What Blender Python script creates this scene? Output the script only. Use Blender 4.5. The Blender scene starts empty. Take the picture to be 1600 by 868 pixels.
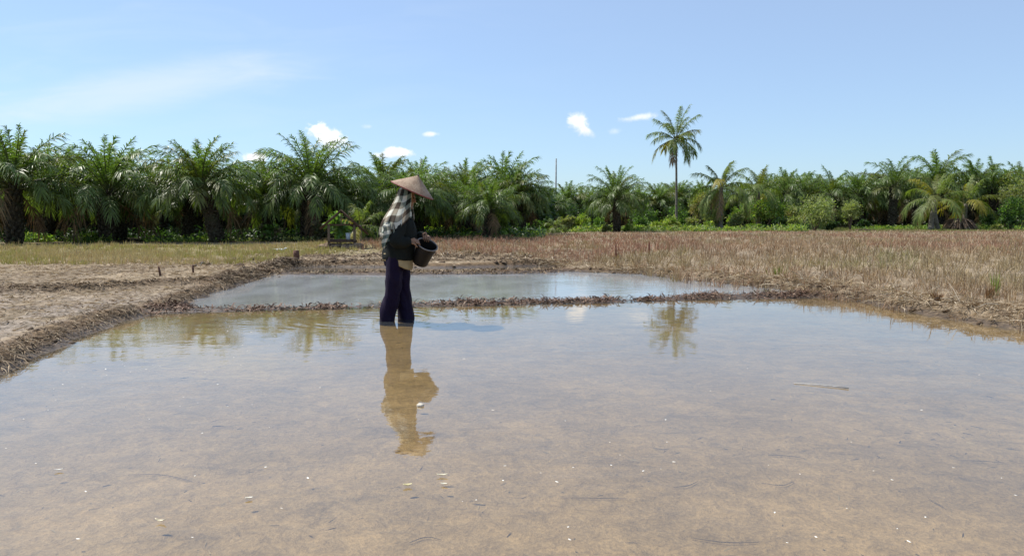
import bpy, math
import numpy as np
from mathutils import Vector, Matrix
R = math.radians
RNG = np.random.default_rng(7)
scene = bpy.context.scene
COL = scene.collection

# ------------------------------------------------------------------ camera
CAM_H, FPX, HOR = 1.13, 1200.0, 340.0
PITCH = math.atan((434.0 - HOR) / FPX)
cam_data = bpy.data.cameras.new('camera')
cam_data.sensor_width = 36.0
cam_data.lens = 36.0 * FPX / 1600.0
cam_data.clip_start, cam_data.clip_end = 0.05, 6000.0
cam = bpy.data.objects.new('camera', cam_data)
cam.location = (0, 0, CAM_H)
cam.rotation_euler = (math.pi / 2 - PITCH, 0, 0)
COL.objects.link(cam)
scene.camera = cam

CF = np.array([0, math.cos(PITCH), -math.sin(PITCH)])
CU = np.array([0, math.sin(PITCH), math.cos(PITCH)])

def ray(px, py):
    d = CF + CU * (434.0 - py) / FPX
    return np.array([(px - 800.0) / FPX, d[1], d[2]])

def on_ground(px, py, z=0.0):
    d = ray(px, py)
    t = (z - CAM_H) / d[2]
    return np.array([d[0] * t, d[1] * t, z])

def at_depth(px, py, y):
    d = ray(px, py)
    t = y / d[1]
    return np.array([d[0] * t, y, CAM_H + d[2] * t])

# ------------------------------------------------------------------ render / light
scene.render.engine = 'CYCLES'
cy = scene.cycles
cy.use_denoising = True
cy.max_bounces = 8
cy.transparent_max_bounces = 12
cy.diffuse_bounces = 3
cy.glossy_bounces = 4
cy.transmission_bounces = 4
cy.caustics_reflective = False
cy.caustics_refractive = False
cy.sample_clamp_indirect = 6.0
vs = scene.view_settings
vs.view_transform = 'Standard'
vs.look = 'None'
vs.gamma = 1.0
vs.use_curve_mapping = False
vs.exposure = 0.45

SUN_EL = 57.0
SUN_AZ = -62.0            # degrees clockwise from +Y: the sun stands front left
el, az = R(SUN_EL), R(SUN_AZ)
sun_vec = Vector((math.sin(az) * math.cos(el), math.cos(az) * math.cos(el), math.sin(el)))
sd = bpy.data.lights.new('sun', 'SUN')
sd.energy = 4.6
sd.angle = R(0.5)
sd.color = (1.0, 0.95, 0.86)
so = bpy.data.objects.new('sun', sd)
so.rotation_euler = sun_vec.to_track_quat('Z', 'Y').to_euler()
so.location = (-20, 10, 40)
COL.objects.link(so)

# ------------------------------------------------------------------ node helpers
class NT:
    def __init__(self, tree):
        self.t = tree
    def n(self, kind, **kw):
        nd = self.t.nodes.new(kind)
        for k, v in kw.items():
            setattr(nd, k, v)
        return nd
    def set(self, sock, v):
        if v is None:
            return
        if hasattr(v, 'is_output'):
            self.t.links.new(v, sock)
        else:
            sock.default_value = v
    def math(self, op, a, b=None, c=None, clamp=False):
        nd = self.n('ShaderNodeMath', operation=op)
        nd.use_clamp = clamp
        for i, v in enumerate((a, b, c)):
            self.set(nd.inputs[i], v)
        return nd.outputs[0]
    def vmath(self, op, a, b=None, out=0):
        nd = self.n('ShaderNodeVectorMath', operation=op)
        self.set(nd.inputs[0], a)
        if b is not None:
            self.set(nd.inputs[1], b)
        return nd.outputs[out]
    def mix(self, fac, a, b, mode='MIX'):
        nd = self.n('ShaderNodeMix', data_type='RGBA', blend_type=mode)
        self.set(nd.inputs['Factor'], fac)
        self.set(nd.inputs[6], a)
        self.set(nd.inputs[7], b)
        return nd.outputs[2]
    def noise(self, vec, scale, detail=4, rough=0.55, out=0, dist=0.0):
        nd = self.n('ShaderNodeTexNoise')
        self.set(nd.inputs['Vector'], vec)
        nd.inputs['Scale'].default_value = scale
        nd.inputs['Detail'].default_value = detail
        nd.inputs['Roughness'].default_value = rough
        nd.inputs['Distortion'].default_value = dist
        return nd.outputs[out]
    def ramp(self, fac, lo, hi, a=0.0, b=1.0):
        nd = self.n('ShaderNodeMapRange', interpolation_type='SMOOTHSTEP')
        self.set(nd.inputs[0], fac)
        nd.inputs[1].default_value = lo
        nd.inputs[2].default_value = hi
        nd.inputs[3].default_value = a
        nd.inputs[4].default_value = b
        return nd.outputs[0]
    def scalevec(self, vec, s):
        nd = self.n('ShaderNodeMapping')
        self.set(nd.inputs['Vector'], vec)
        nd.inputs['Scale'].default_value = s
        return nd.outputs[0]
    def bump(self, height, strength, dist=1.0, normal=None):
        nd = self.n('ShaderNodeBump')
        nd.inputs['Strength'].default_value = strength
        nd.inputs['Distance'].default_value = dist
        self.set(nd.inputs['Height'], height)
        if normal is not None:
            self.set(nd.inputs['Normal'], normal)
        return nd.outputs[0]

def new_mat(name):
    m = bpy.data.materials.new(name)
    m.use_nodes = True
    m.node_tree.nodes.clear()
    t = NT(m.node_tree)
    out = t.n('ShaderNodeOutputMaterial')
    return m, t, out

def principled(t, base, rough=0.6, spec=0.5, normal=None, metallic=0.0):
    p = t.n('ShaderNodeBsdfPrincipled')
    t.set(p.inputs['Base Color'], base)
    t.set(p.inputs['Roughness'], rough)
    t.set(p.inputs['Specular IOR Level'], spec)
    t.set(p.inputs['Metallic'], metallic)
    if normal is not None:
        t.set(p.inputs['Normal'], normal)
    return p

def rgb(*c):
    return (c[0], c[1], c[2], 1.0)

def plain_mat(name, col, rough=0.7, spec=0.3, var=0.25, scale=12.0, bump=0.0, stretch=(1, 1, 1)):
    """a mottled surface of one colour"""
    m, t, out = new_mat(name)
    co = t.n('ShaderNodeTexCoord').outputs['Object']
    v = t.scalevec(co, stretch)
    nz = t.noise(v, scale, 5, 0.6)
    f = t.ramp(nz, 0.25, 0.75, 1 - var, 1 + var)
    c = t.mix(1.0, rgb(*col), (1, 1, 1, 1), 'MULTIPLY')
    mul = t.n('ShaderNodeVectorMath', operation='SCALE')
    mul.inputs[0].default_value = col
    t.set(mul.inputs['Scale'], f)
    nrm = t.bump(nz, bump, 0.02) if bump else None
    p = principled(t, mul.outputs[0], rough, spec, nrm)
    t.t.links.new(p.outputs[0], out.inputs[0])
    return m

def blade_mat(name, rough=0.5, spec=0.4, trans=0.3, tint=(1.3, 1.25, 0.5)):
    """leaf or straw: the colour of each blade is stored with it"""
    m, t, out = new_mat(name)
    at = t.n('ShaderNodeAttribute', attribute_name='col')
    c = at.outputs['Color']
    p = principled(t, c, rough, spec)
    if trans > 0:
        tr = t.n('ShaderNodeBsdfTranslucent')
        tc = t.mix(1.0, c, rgb(*tint), 'MULTIPLY')
        t.set(tr.inputs['Color'], tc)
        mx = t.n('ShaderNodeMixShader')
        mx.inputs[0].default_value = trans
        t.t.links.new(p.outputs[0], mx.inputs[1])
        t.t.links.new(tr.outputs[0], mx.inputs[2])
        t.t.links.new(mx.outputs[0], out.inputs[0])
    else:
        t.t.links.new(p.outputs[0], out.inputs[0])
    return m

# ------------------------------------------------------------------ sky
world = bpy.data.worlds.new('World')
scene.world = world
world.use_nodes = True
wt = NT(world.node_tree)
world.node_tree.nodes.clear()
wout = wt.n('ShaderNodeOutputWorld')
sky = wt.n('ShaderNodeTexSky', sky_type='NISHITA')
sky.sun_disc = False
sky.sun_elevation = el
sky.sun_rotation = az
sky.altitude = 0.0
sky.air_density = 1.0
sky.dust_density = 0.5
sky.ozone_density = 3.0
bg = wt.n('ShaderNodeBackground')
bg.inputs['Strength'].default_value = 0.10
geo = wt.n('ShaderNodeTexCoord').outputs['Generated']
sep = wt.n('ShaderNodeSeparateXYZ')
wt.set(sep.inputs[0], geo)
dx, dy, dz = sep.outputs
dys = wt.math('MAXIMUM', dy, 0.05)
tu = wt.math('DIVIDE', dx, dys)
tv = wt.math('DIVIDE', dz, dys)
comb = wt.n('ShaderNodeCombineXYZ')
wt.set(comb.inputs[0], tu)
wt.set(comb.inputs[1], tv)
tvec = comb.outputs[0]
wob = wt.noise(tvec, 48.0, 7, 0.62, 0, 0.4)
wob2 = wt.noise(tvec, 160.0, 3, 0.6)
front = wt.ramp(dy, 0.05, 0.15)

def cloud_mask(cx, cyv, rx, ry, soft, rot=0.0, noise=None, amp=0.9):
    a = wt.math('SUBTRACT', tu, cx)
    b = wt.math('SUBTRACT', tv, cyv)
    cr, sr = math.cos(rot), math.sin(rot)
    p = wt.math('ADD', wt.math('MULTIPLY', a, cr / rx), wt.math('MULTIPLY', b, sr / rx))
    q = wt.math('ADD', wt.math('MULTIPLY', a, -sr / ry), wt.math('MULTIPLY', b, cr / ry))
    r = wt.math('SQRT', wt.math('ADD', wt.math('MULTIPLY', p, p), wt.math('MULTIPLY', q, q)))
    nz = wt.math('MULTIPLY', wt.math('SUBTRACT', wob if noise is None else noise, 0.5), amp * 2)
    r = wt.math('ADD', r, nz)
    return wt.ramp(r, 1.0, 1.0 - soft)

def tan_uv(px, py):
    d = ray(px, py)
    return d[0] / d[1], d[2] / d[1]

sky_col = wt.mix(1.0, sky.outputs[0], rgb(0.49, 0.64, 0.80), 'MULTIPLY')
sky_col = wt.mix(1.0, sky_col, rgb(1.9, 2.12, 2.27), 'ADD')      # a thin even veil of humid air
# thin high cloud
c0 = tan_uv(230, 138)
streak = wt.noise(wt.scalevec(tvec, (5.0, 26.0, 1.0)), 1.0, 5, 0.55, 0, 0.6)
cirrus = cloud_mask(c0[0], c0[1], 0.30, 0.040, 1.0, 0.16, streak, 0.9)
veil = wt.math('MULTIPLY', wt.ramp(streak, 0.42, 0.75), wt.ramp(tu, 0.35, -0.7))
cir = wt.math('ADD', wt.math('MULTIPLY', cirrus, 0.55), wt.math('MULTIPLY', veil, 0.14))
CLOUDW = rgb(6.2, 6.9, 7.6)
col = wt.mix(wt.math('MULTIPLY', cir, front), sky_col, CLOUDW)
# small cumulus low over the palms: px, py, half sizes in px, opacity
for (px, py, rx, ry, soft, rot, op) in (
        (512, 214, 36, 20, 0.5, -0.35, 1.0), (498, 203, 17, 12, 0.6, 0.2, 1.0), (398, 247, 24, 11, 0.6, 0.0, 1.0),
        (624, 238, 30, 10, 0.5, 0.0, 1.0), (673, 210, 16, 5, 0.9, 0.05, 0.8), (906, 194, 25, 17, 0.75, -0.55, 1.0),
        (917, 204, 18, 9, 0.8, -0.6, 0.75), (893, 187, 11, 8, 0.7, 0.0, 0.9), (997, 184, 30, 7, 0.9, 0.12, 0.75), (960, 206, 15, 6, 1.0, 0.1, 0.3),
        (575, 198, 12, 5, 1.0, 0.0, 0.3), (590, 243, 16, 7, 0.8, 0.0, 0.7)):
    u, v = tan_uv(px, py)
    m = cloud_mask(u, v, rx / FPX, ry / FPX, soft, rot, None, 0.95)
    shade = wt.ramp(wt.math('ADD', wt.math('DIVIDE', wt.math('SUBTRACT', tv, v), ry / FPX), wt.math('MULTIPLY', wt.math('SUBTRACT', wob2, .5), 2.0)), 0.2, -1.0)
    m = wt.math('MULTIPLY', wt.math('MULTIPLY', m, op), front)
    col = wt.mix(m, col, wt.mix(shade, rgb(8.4, 8.5, 8.6), rgb(6.3, 6.9, 7.5)))
wt.set(bg.inputs[0], col)
world.node_tree.links.new(bg.outputs[0], wout.inputs[0])

# ------------------------------------------------------------------ mesh helpers
def link(o, parent=None):
    COL.objects.link(o)
    if parent is not None:
        o.parent = parent
    return o

def np_mesh(name, verts, quads=None, tris=None, col=None, uv=None, smooth=False):
    """verts (N,3), quads (M,4), tris (K,3) -> mesh"""
    me = bpy.data.meshes.new(name)
    verts = np.asarray(verts, dtype=np.float32)
    q = np.zeros((0, 4), np.int32) if quads is None else np.asarray(quads, np.int32)
    tr = np.zeros((0, 3), np.int32) if tris is None else np.asarray(tris, np.int32)
    me.vertices.add(len(verts))
    me.vertices.foreach_set('co', verts.ravel())
    loops = np.concatenate([q.ravel(), tr.ravel()])
    me.loops.add(len(loops))
    me.loops.foreach_set('vertex_index', loops)
    nf = len(q) + len(tr)
    starts = np.concatenate([np.arange(len(q)) * 4, len(q) * 4 + np.arange(len(tr)) * 3]).astype(np.int32)
    me.polygons.add(nf)
    me.polygons.foreach_set('loop_start', starts)
    if smooth:
        me.polygons.foreach_set('use_smooth', np.ones(nf, bool))
    me.update(calc_edges=True)
    if col is not None:
        a = me.attributes.new('col', 'FLOAT_COLOR', 'POINT')
        c = np.ones((len(verts), 4), np.float32)
        c[:, :3] = col
        a.data.foreach_set('color', c.ravel())
    if uv is not None:
        l = me.uv_layers.new(name='UVMap')
        l.data.foreach_set('uv', np.asarray(uv, np.float32)[loops].ravel())
    me.validate()
    return me

def mesh_obj(name, me, mat, parent=None):
    o = bpy.data.objects.new(name, me)
    if mat is not None:
        if len(me.materials) == 0:
            me.materials.append(mat)
    return link(o, parent)

def tag(o, label, cat, group=None):
    o['label'] = label
    o['category'] = cat
    if group:
        o['group'] = group
    return o

def kind(o, k, label=None, cat=None):
    o['kind'] = k
    if label:
        o['label'] = label
        o['category'] = cat
    return o

def empty(name, loc, rz=0.0, scale=1.0):
    o = bpy.data.objects.new(name, None)
    o.empty_display_size = 0.2
    o.location = loc
    o.rotation_euler = (0, 0, rz)
    o.scale = (scale,) * 3
    return link(o)

def unit(v):
    return v / np.maximum(np.linalg.norm(v, axis=-1, keepdims=True), 1e-9)

class Bag:
    """collects vertices, quads, triangles and colours of one mesh"""
    def __init__(self):
        self.v, self.q, self.t, self.c, self.n = [], [], [], [], 0
    def add(self, v, q=None, t=None, c=(1, 1, 1)):
        v = np.asarray(v, float)
        self.v.append(v)
        if q is not None and len(q):
            self.q.append(np.asarray(q) + self.n)
        if t is not None and len(t):
            self.t.append(np.asarray(t) + self.n)
        c = np.asarray(c, float)
        self.c.append(np.broadcast_to(c, (len(v), 3)) if c.ndim == 1 else c)
        self.n += len(v)
        return self
    def blades(self, base, d, side, length, width, droop, col, tipcol=None, w0=0.6):
        """N strips of two quads each, bending down under their weight"""
        N = len(base)
        if N == 0:
            return self
        length = np.broadcast_to(np.asarray(length, float), (N,))[:, None]
        width = np.broadcast_to(np.asarray(width, float), (N,))[:, None]
        droop = np.broadcast_to(np.asarray(droop, float), (N,))[:, None]
        up = np.array([0, 0, 1.0])
        mid = base + d * length * 0.52 - up * droop * length * 0.16
        tip = base + d * length * 0.97 - up * droop * length * 0.60
        V = np.stack([base - side * width * w0 / 2, base + side * width * w0 / 2,
                      mid - side * width / 2, mid + side * width / 2,
                      tip - side * width * 0.1, tip + side * width * 0.1], 1).reshape(-1, 3)
        i = np.arange(N)[:, None] * 6
        Q = np.concatenate([i + np.array([0, 1, 3, 2]), i + np.array([2, 3, 5, 4])], 0)
        c = np.broadcast_to(np.asarray(col, float), (N, 3))
        tc = c if tipcol is None else np.broadcast_to(np.asarray(tipcol, float), (N, 3))
        C = np.stack([c, c, c, c, tc, tc], 1).reshape(-1, 3)
        return self.add(V, Q, None, C)
    def tube(self, pts, rad, seg=6, col=(1, 1, 1), squash=None, cap=True):
        pts = np.asarray(pts, float)
        n = len(pts)
        rad = np.broadcast_to(np.asarray(rad, float), (n,) if np.ndim(rad) < 2 else (n, 2))
        if rad.ndim == 1:
            rad = np.stack([rad, rad], 1)
        T = np.gradient(pts, axis=0)
        T = unit(T)
        ref = np.array([1.0, 0, 0]) if abs(T[0, 0]) < 0.8 else np.array([0, 1.0, 0])
        U = unit(np.cross(T[0], ref))
        rings = []
        ang = np.linspace(0, 2 * math.pi, seg, endpoint=False)
        for k in range(n):
            U = unit(U - T[k] * np.dot(U, T[k]))
            W = np.cross(T[k], U)
            rings.append(pts[k] + np.outer(np.cos(ang) * rad[k, 0], U) + np.outer(np.sin(ang) * rad[k, 1], W))
        V = np.concatenate(rings)
        Q = []
        for k in range(n - 1):
            for j in range(seg):
                a, b = k * seg + j, k * seg + (j + 1) % seg
                Q.append((a, b, b + seg, a + seg))
        tri = []
        if cap:
            V = np.concatenate([V, pts[:1], pts[-1:]])
            s, e = n * seg, n * seg + 1
            for j in range(seg):
                tri.append((s, (j + 1) % seg, j))
                tri.append((e, (n - 1) * seg + j, (n - 1) * seg + (j + 1) % seg))
        return self.add(V, Q, tri, col)
    def box(self, cx, cyy, cz, sx, sy, sz, rot=None, col=(1, 1, 1)):
        v = np.array([(x, y, z) for x in (-.5, .5) for y in (-.5, .5) for z in (-.5, .5)]) * (sx, sy, sz)
        if rot is not None:
            v = v @ np.array(rot).T
        v = v + (cx, cyy, cz)
        q = [(0, 1, 3, 2), (4, 6, 7, 5), (0, 4, 5, 1), (2, 3, 7, 6), (0, 2, 6, 4), (1, 5, 7, 3)]
        return self.add(v, q, None, col)
    def mesh(self, name, smooth=False):
        v = np.concatenate(self.v) if self.v else np.zeros((0, 3))
        q = np.concatenate(self.q) if self.q else None
        t = np.concatenate(self.t) if self.t else None
        return np_mesh(name, v, q, t, np.concatenate(self.c) if self.c else None, None, smooth)

def vnoise(x, y, seed=0):
    """smooth value noise in 0..1"""
    xi, yi = np.floor(x).astype(np.int64), np.floor(y).astype(np.int64)
    fx, fy = x - xi, y - yi
    fx, fy = fx * fx * (3 - 2 * fx), fy * fy * (3 - 2 * fy)
    def h(a, b):
        n = (a * 374761393 + b * 668265263 + seed * 982451653) & 0x7fffffff
        n = ((n ^ (n >> 13)) * 1274126177) & 0x7fffffff
        n = n ^ (n >> 16)
        return (n & 0xffff) / 65535.0
    return (h(xi, yi) * (1 - fx) + h(xi + 1, yi) * fx) * (1 - fy) + (h(xi, yi + 1) * (1 - fx) + h(xi + 1, yi + 1) * fx) * fy

def fbm(x, y, octv=4, seed=0):
    s, a, tot = 0, 1.0, 0
    for o in range(octv):
        s = s + a * vnoise(x * 2 ** o, y * 2 ** o, seed + o * 17)
        tot += a
        a *= 0.5
    return s / tot

def sstep(a, b, x):
    t = np.clip((x - a) / (b - a), 0, 1)
    return t * t * (3 - 2 * t)

def poly_sdf(px, py, poly):
    """signed distance to a polygon, negative inside"""
    poly = np.asarray(poly, float)
    d = np.full(px.shape, 1e18)
    inside = np.zeros(px.shape, bool)
    n = len(poly)
    for i in range(n):
        ax, ay = poly[i]
        bx, by = poly[(i + 1) % n]
        ex, ey = bx - ax, by - ay
        wx, wy = px - ax, py - ay
        t = np.clip((wx * ex + wy * ey) / (ex * ex + ey * ey + 1e-12), 0, 1)
        d = np.minimum(d, (wx - ex * t) ** 2 + (wy - ey * t) ** 2)
        if by != ay:
            c = ((ay <= py) != (by <= py)) & (px < (bx - ax) * (py - ay) / (by - ay) + ax)
            inside ^= c
    d = np.sqrt(d)
    return np.where(inside, -d, d)

def line_dist(px, py, pts):
    d = np.full(px.shape, 1e18)
    for (ax, ay), (bx, by) in zip(pts[:-1], pts[1:]):
        ex, ey = bx - ax, by - ay
        t = np.clip(((px - ax) * ex + (py - ay) * ey) / (ex * ex + ey * ey), 0, 1)
        d = np.minimum(d, np.hypot(px - ax - ex * t, py - ay - ey * t))
    return d

# ------------------------------------------------------------------ ground
def gp(seq, z=0.0):
    return [tuple(on_ground(a, b, z)[:2]) for a, b in seq]

POOL1 = gp([(-200, 690), (-60, 615), (0, 592), (60, 562), (130, 527), (200, 500), (250, 490), (400, 485), (540, 482), (650, 479), (800, 476),
            (950, 473), (1050, 469), (1180, 466.5), (1290, 465), (1340, 471), (1400, 484), (1500, 500), (1600, 517), (1800, 552)]) + \
        [(5.6, 3.5), (5.4, -4), (-3.6, -4), (-3.2, 2.5)]
POOL2 = gp([(285, 482), (330, 462), (400, 438), (425, 430), (600, 431), (840, 428), (890, 425), (1000, 429), (1095, 440), (1230, 454),
            (1225, 459.5), (1050, 464), (950, 467.5), (800, 470.5), (650, 473.5), (540, 476.5), (400, 479.5)])
POOL3 = gp([(436, 420), (480, 417), (600, 418), (700, 419), (850, 415), (885, 418), (840, 423), (600, 426.5), (425, 426.5)])
CROSS = gp([(-350, 462), (0, 455), (140, 450), (250, 441), (330, 440), (400, 425), (445, 410)], 0.1)
ROW1 = gp([(455, 411), (560, 410), (700, 408), (860, 409)], 0.08)
ROW2 = gp([(470, 404), (600, 403), (760, 402), (830, 404)], 0.08)
GAPS = [(on_ground(567, 478)[:2], 0.28), (on_ground(980, 468)[:2], 0.22), (on_ground(620, 478)[:2], 0.3)]

def terrain(x, y, fine=True):
    d1, d2, d3 = (poly_sdf(x, y, p) for p in (POOL1, POOL2, POOL3))
    d = np.minimum(np.minimum(d1, d2), d3)
    n1 = fbm(x * 2.2, y * 2.2, 4, 3)
    n2 = fbm(x * 9, y * 9, 3, 11)
    d = d + (n1 - .5) * 0.18 * sstep(25, 12, y)
    right = sstep(1.0, 4.0, x - 0.05 * y)
    field = 0.07 + 0.05 * sstep(12, 26, y) + 0.05 * right
    A = np.where(right > .5, 0.035, 0.052)
    A = A * (1 - 0.65 * sstep(13.5, 16.5, y) * (x > -5.0))
    mid = sstep(0.6, 0.0, np.abs(d1) + np.abs(d2) - 0.45) + sstep(0.8, 0.0, np.abs(d2) + np.abs(d3) - .6)
    mid = np.clip(mid, 0, 1)
    A = A * (1 - mid) + 0.022 * mid
    for (g, w) in GAPS:
        A = A - 0.022 * mid * np.exp(-((x - g[0]) / w) ** 2)
    ridge = A * np.exp(-((d - 0.26) / 0.17) ** 2)
    lo = sstep(0, 0.5, d)
    out = field * lo * (1 - 0.75 * mid) + ridge * sstep(-0.05, .16, d) * (0.55 + 0.9 * n1)
    for ln, amp, w in ((CROSS, 0.10, 0.24), (ROW1, 0.035, 0.35), (ROW2, 0.045, 0.4)):
        dl = line_dist(x, y, ln)
        out = out + amp * np.exp(-(dl / w) ** 2) * (0.4 + 1.1 * n1) * sstep(0.05, 0.3, d)
    out = out + (n2 - 0.5) * 0.05 * sstep(40, 10, y) * sstep(0, 0.25, d) + (n1 - .5) * 0.04
    ins = -0.008 - 0.034 * sstep(0, 0.7, -d) + (n1 - .5) * 0.014 + (n2 - .5) * .006
    z = np.where(d > 0, out, ins)
    z = z * sstep(-0.12, 0.12, d) + ins * (1 - sstep(-0.12, 0.12, d))
    far = sstep(60, 120, np.hypot(x, y))
    return z * (1 - far) + 0.12 * far, d, d1, d2, d3, mid, right

def lines(lo, hi, a, b, step, grow=1.14):
    c = list(np.arange(a, b, step))
    s, v = step, b
    while v < hi:
        c.append(v); s *= grow; v += s
    c.append(hi)
    s, v, low = step, a, []
    while v > lo:
        s *= grow; v -= s; low.append(v)
    low[-1] = lo
    return np.array(low[::-1] + c)

gx = lines(-2500, 2500, -8.5, 9.5, 0.065)
gy = lines(-300, 4000, 2.4, 19.0, 0.065, 1.10)
X, Y = np.meshgrid(gx, gy)
x, y = X.ravel(), Y.ravel()
Z, D, D1, D2, D3, MID, RIGHT = terrain(x, y)
nx, ny = len(gx), len(gy)
ii = np.arange(nx * ny).reshape(ny, nx)
quads = np.stack([ii[:-1, :-1], ii[:-1, 1:], ii[1:, 1:], ii[1:, :-1]], -1).reshape(-1, 4)

def field_colour(x, y, d, d1, d2, d3, mid, right, z):
    n = x.shape
    a = fbm(x * 0.5, y * 0.5, 4, 21)[:, None]
    b = fbm(x * 3.1, y * 3.1, 4, 29)[:, None]
    straw = np.array([0.315, 0.25, 0.175])
    mud = np.array([0.22, 0.175, 0.13])
    wet = np.array([0.085, 0.058, 0.036])
    grass = np.array([0.26, 0.225, 0.11])
    c = straw * (0.75 + 0.5 * b)
    m = sstep(.42, .62, a) * 0.6
    c = c * (1 - m) + mud * m
    # grey drying mud on the near left flat
    greyw = (sstep(8, 11, y) * 0 + sstep(12.5, 8.5, y) * (x < -3.2))[:, None] * sstep(.35, .55, b) * .8
    c = c * (1 - greyw) + np.array([0.28, 0.24, 0.205]) * greyw
    g = (sstep(18.5, 22, y + (a[:, 0] - .5) * 6) * sstep(32, 27, y + (a[:, 0] - .5) * 3) * (x < -4.0))[:, None] * .75
    c = c * (1 - g) + grass * g
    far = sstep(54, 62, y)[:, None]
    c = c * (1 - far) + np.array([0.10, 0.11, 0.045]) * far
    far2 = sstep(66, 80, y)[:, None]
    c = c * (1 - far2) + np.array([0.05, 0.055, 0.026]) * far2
    und_shade = (sstep(30.5, 33, y - 0.0 * x + (a[:, 0] - .5) * 2) * (x < 3.0) * sstep(3, 0, x - (y - 33) * .05))[:, None]
    c = c * (1 - und_shade) + np.array([0.030, 0.028, 0.016]) * und_shade  # dark litter soil, deepened further to stand in for shade under the palms
    bankw = (sstep(0.55, 0.28, d) * (1 - 0.75 * right))[:, None] * (0.55 + .45 * b)
    c = c * (1 - bankw) + np.array([0.17, 0.115, 0.068]) * bankw
    cl = np.exp(-(line_dist(x, y, CROSS) / 0.3) ** 2)[:, None] * .8
    r12 = (np.exp(-(line_dist(x, y, ROW1) / 0.35) ** 2) + np.exp(-(line_dist(x, y, ROW2) / .4) ** 2))[:, None] * .5
    cl = np.clip(cl + r12, 0, 1)
    c = c * (1 - cl) + np.array([0.085, 0.055, 0.035]) * cl
    mm = mid[:, None]
    c = c * (1 - mm) + np.array([0.125, 0.078, 0.048]) * mm
    w = sstep(0.10, 0.01, z)[:, None] * sstep(0.5, 0.2, d)[:, None]
    c = c * (1 - w) + wet * w
    return c

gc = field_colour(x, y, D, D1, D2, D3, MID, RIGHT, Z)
bed = sstep(0.02, -0.06, D)[:, None]
p2 = (np.minimum(D2, D3) < D1)[:, None]
bedc = np.where(p2, np.array([0.30, 0.275, 0.22]), np.array([0.405, 0.286, 0.158]))
gc = gc * (1 - bed) + bedc * bed

gm, t, out = new_mat('soil')
at = t.n('ShaderNodeAttribute', attribute_name='col').outputs['Color']
pos = t.n('ShaderNodeNewGeometry').outputs['Position']
sp = t.n('ShaderNodeSeparateXYZ'); t.set(sp.inputs[0], pos)
n_big = t.noise(pos, 1.1, 6, 0.62, 0, 0.4)
n_mid = t.noise(pos, 9.0, 6, 0.65, 0, 0.5)
n_fine = t.noise(pos, 60.0, 4, 0.7)
fib = t.noise(t.scalevec(pos, (22, 5, 22)), 1.0, 5, 0.7, 0, 1.2)
under = t.ramp(sp.outputs[2], 0.0, -0.02)
dry = t.math('MULTIPLY', t.ramp(n_mid, 0.3, 0.7, 0.55, 1.25), t.ramp(n_fine, 0.25, 0.75, 0.62, 1.25))
bedf = t.math('MULTIPLY', t.ramp(n_mid, 0.28, 0.72, 0.78, 1.18), t.ramp(n_fine, 0.25, 0.75, 0.72, 1.22))
bedf = t.math('MULTIPLY', bedf, t.ramp(n_big, 0.36, 0.66, 0.84, 1.08))
bedf = t.math('MULTIPLY', bedf, t.ramp(t.noise(t.scalevec(pos, (1.0, 1.7, 1.0)), 1.9, 6, 0.68, 0, 0.8), 0.52, 0.66, 1.03, 0.76))
bedf = t.math('MULTIPLY', bedf, t.ramp(fib, 0.30, 0.46, 0.84, 1.0))
fac = t.n('ShaderNodeMix', data_type='FLOAT')
t.set(fac.inputs[0], under); t.set(fac.inputs[2], dry); t.set(fac.inputs[3], bedf)
sc = t.n('ShaderNodeVectorMath', operation='SCALE')
t.set(sc.inputs[0], at); t.set(sc.inputs['Scale'], fac.outputs[0])
rough = t.math('MULTIPLY_ADD', t.ramp(sp.outputs[2], 0.02, 0.10), 0.4, 0.5)
nb = t.bump(n_mid, 0.5, 0.05, t.bump(n_fine, 0.5, 0.012))
p = principled(t, sc.outputs[0], rough, t.ramp(sp.outputs[2], 0.015, 0.06, 0.35, 0.02), nb)
t.t.links.new(p.outputs[0], out.inputs[0])
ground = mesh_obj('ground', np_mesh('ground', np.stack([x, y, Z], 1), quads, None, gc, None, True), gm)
kind(ground, 'structure')

def gz(px, py):
    px, py = np.atleast_1d(np.asarray(px, float)), np.atleast_1d(np.asarray(py, float))
    return terrain(px, py)[0]

# ------------------------------------------------------------------ water
PERSON_Y = CAM_H * FPX / (498 - HOR)
P0 = on_ground(620, 498)          # where the legs enter the water

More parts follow.
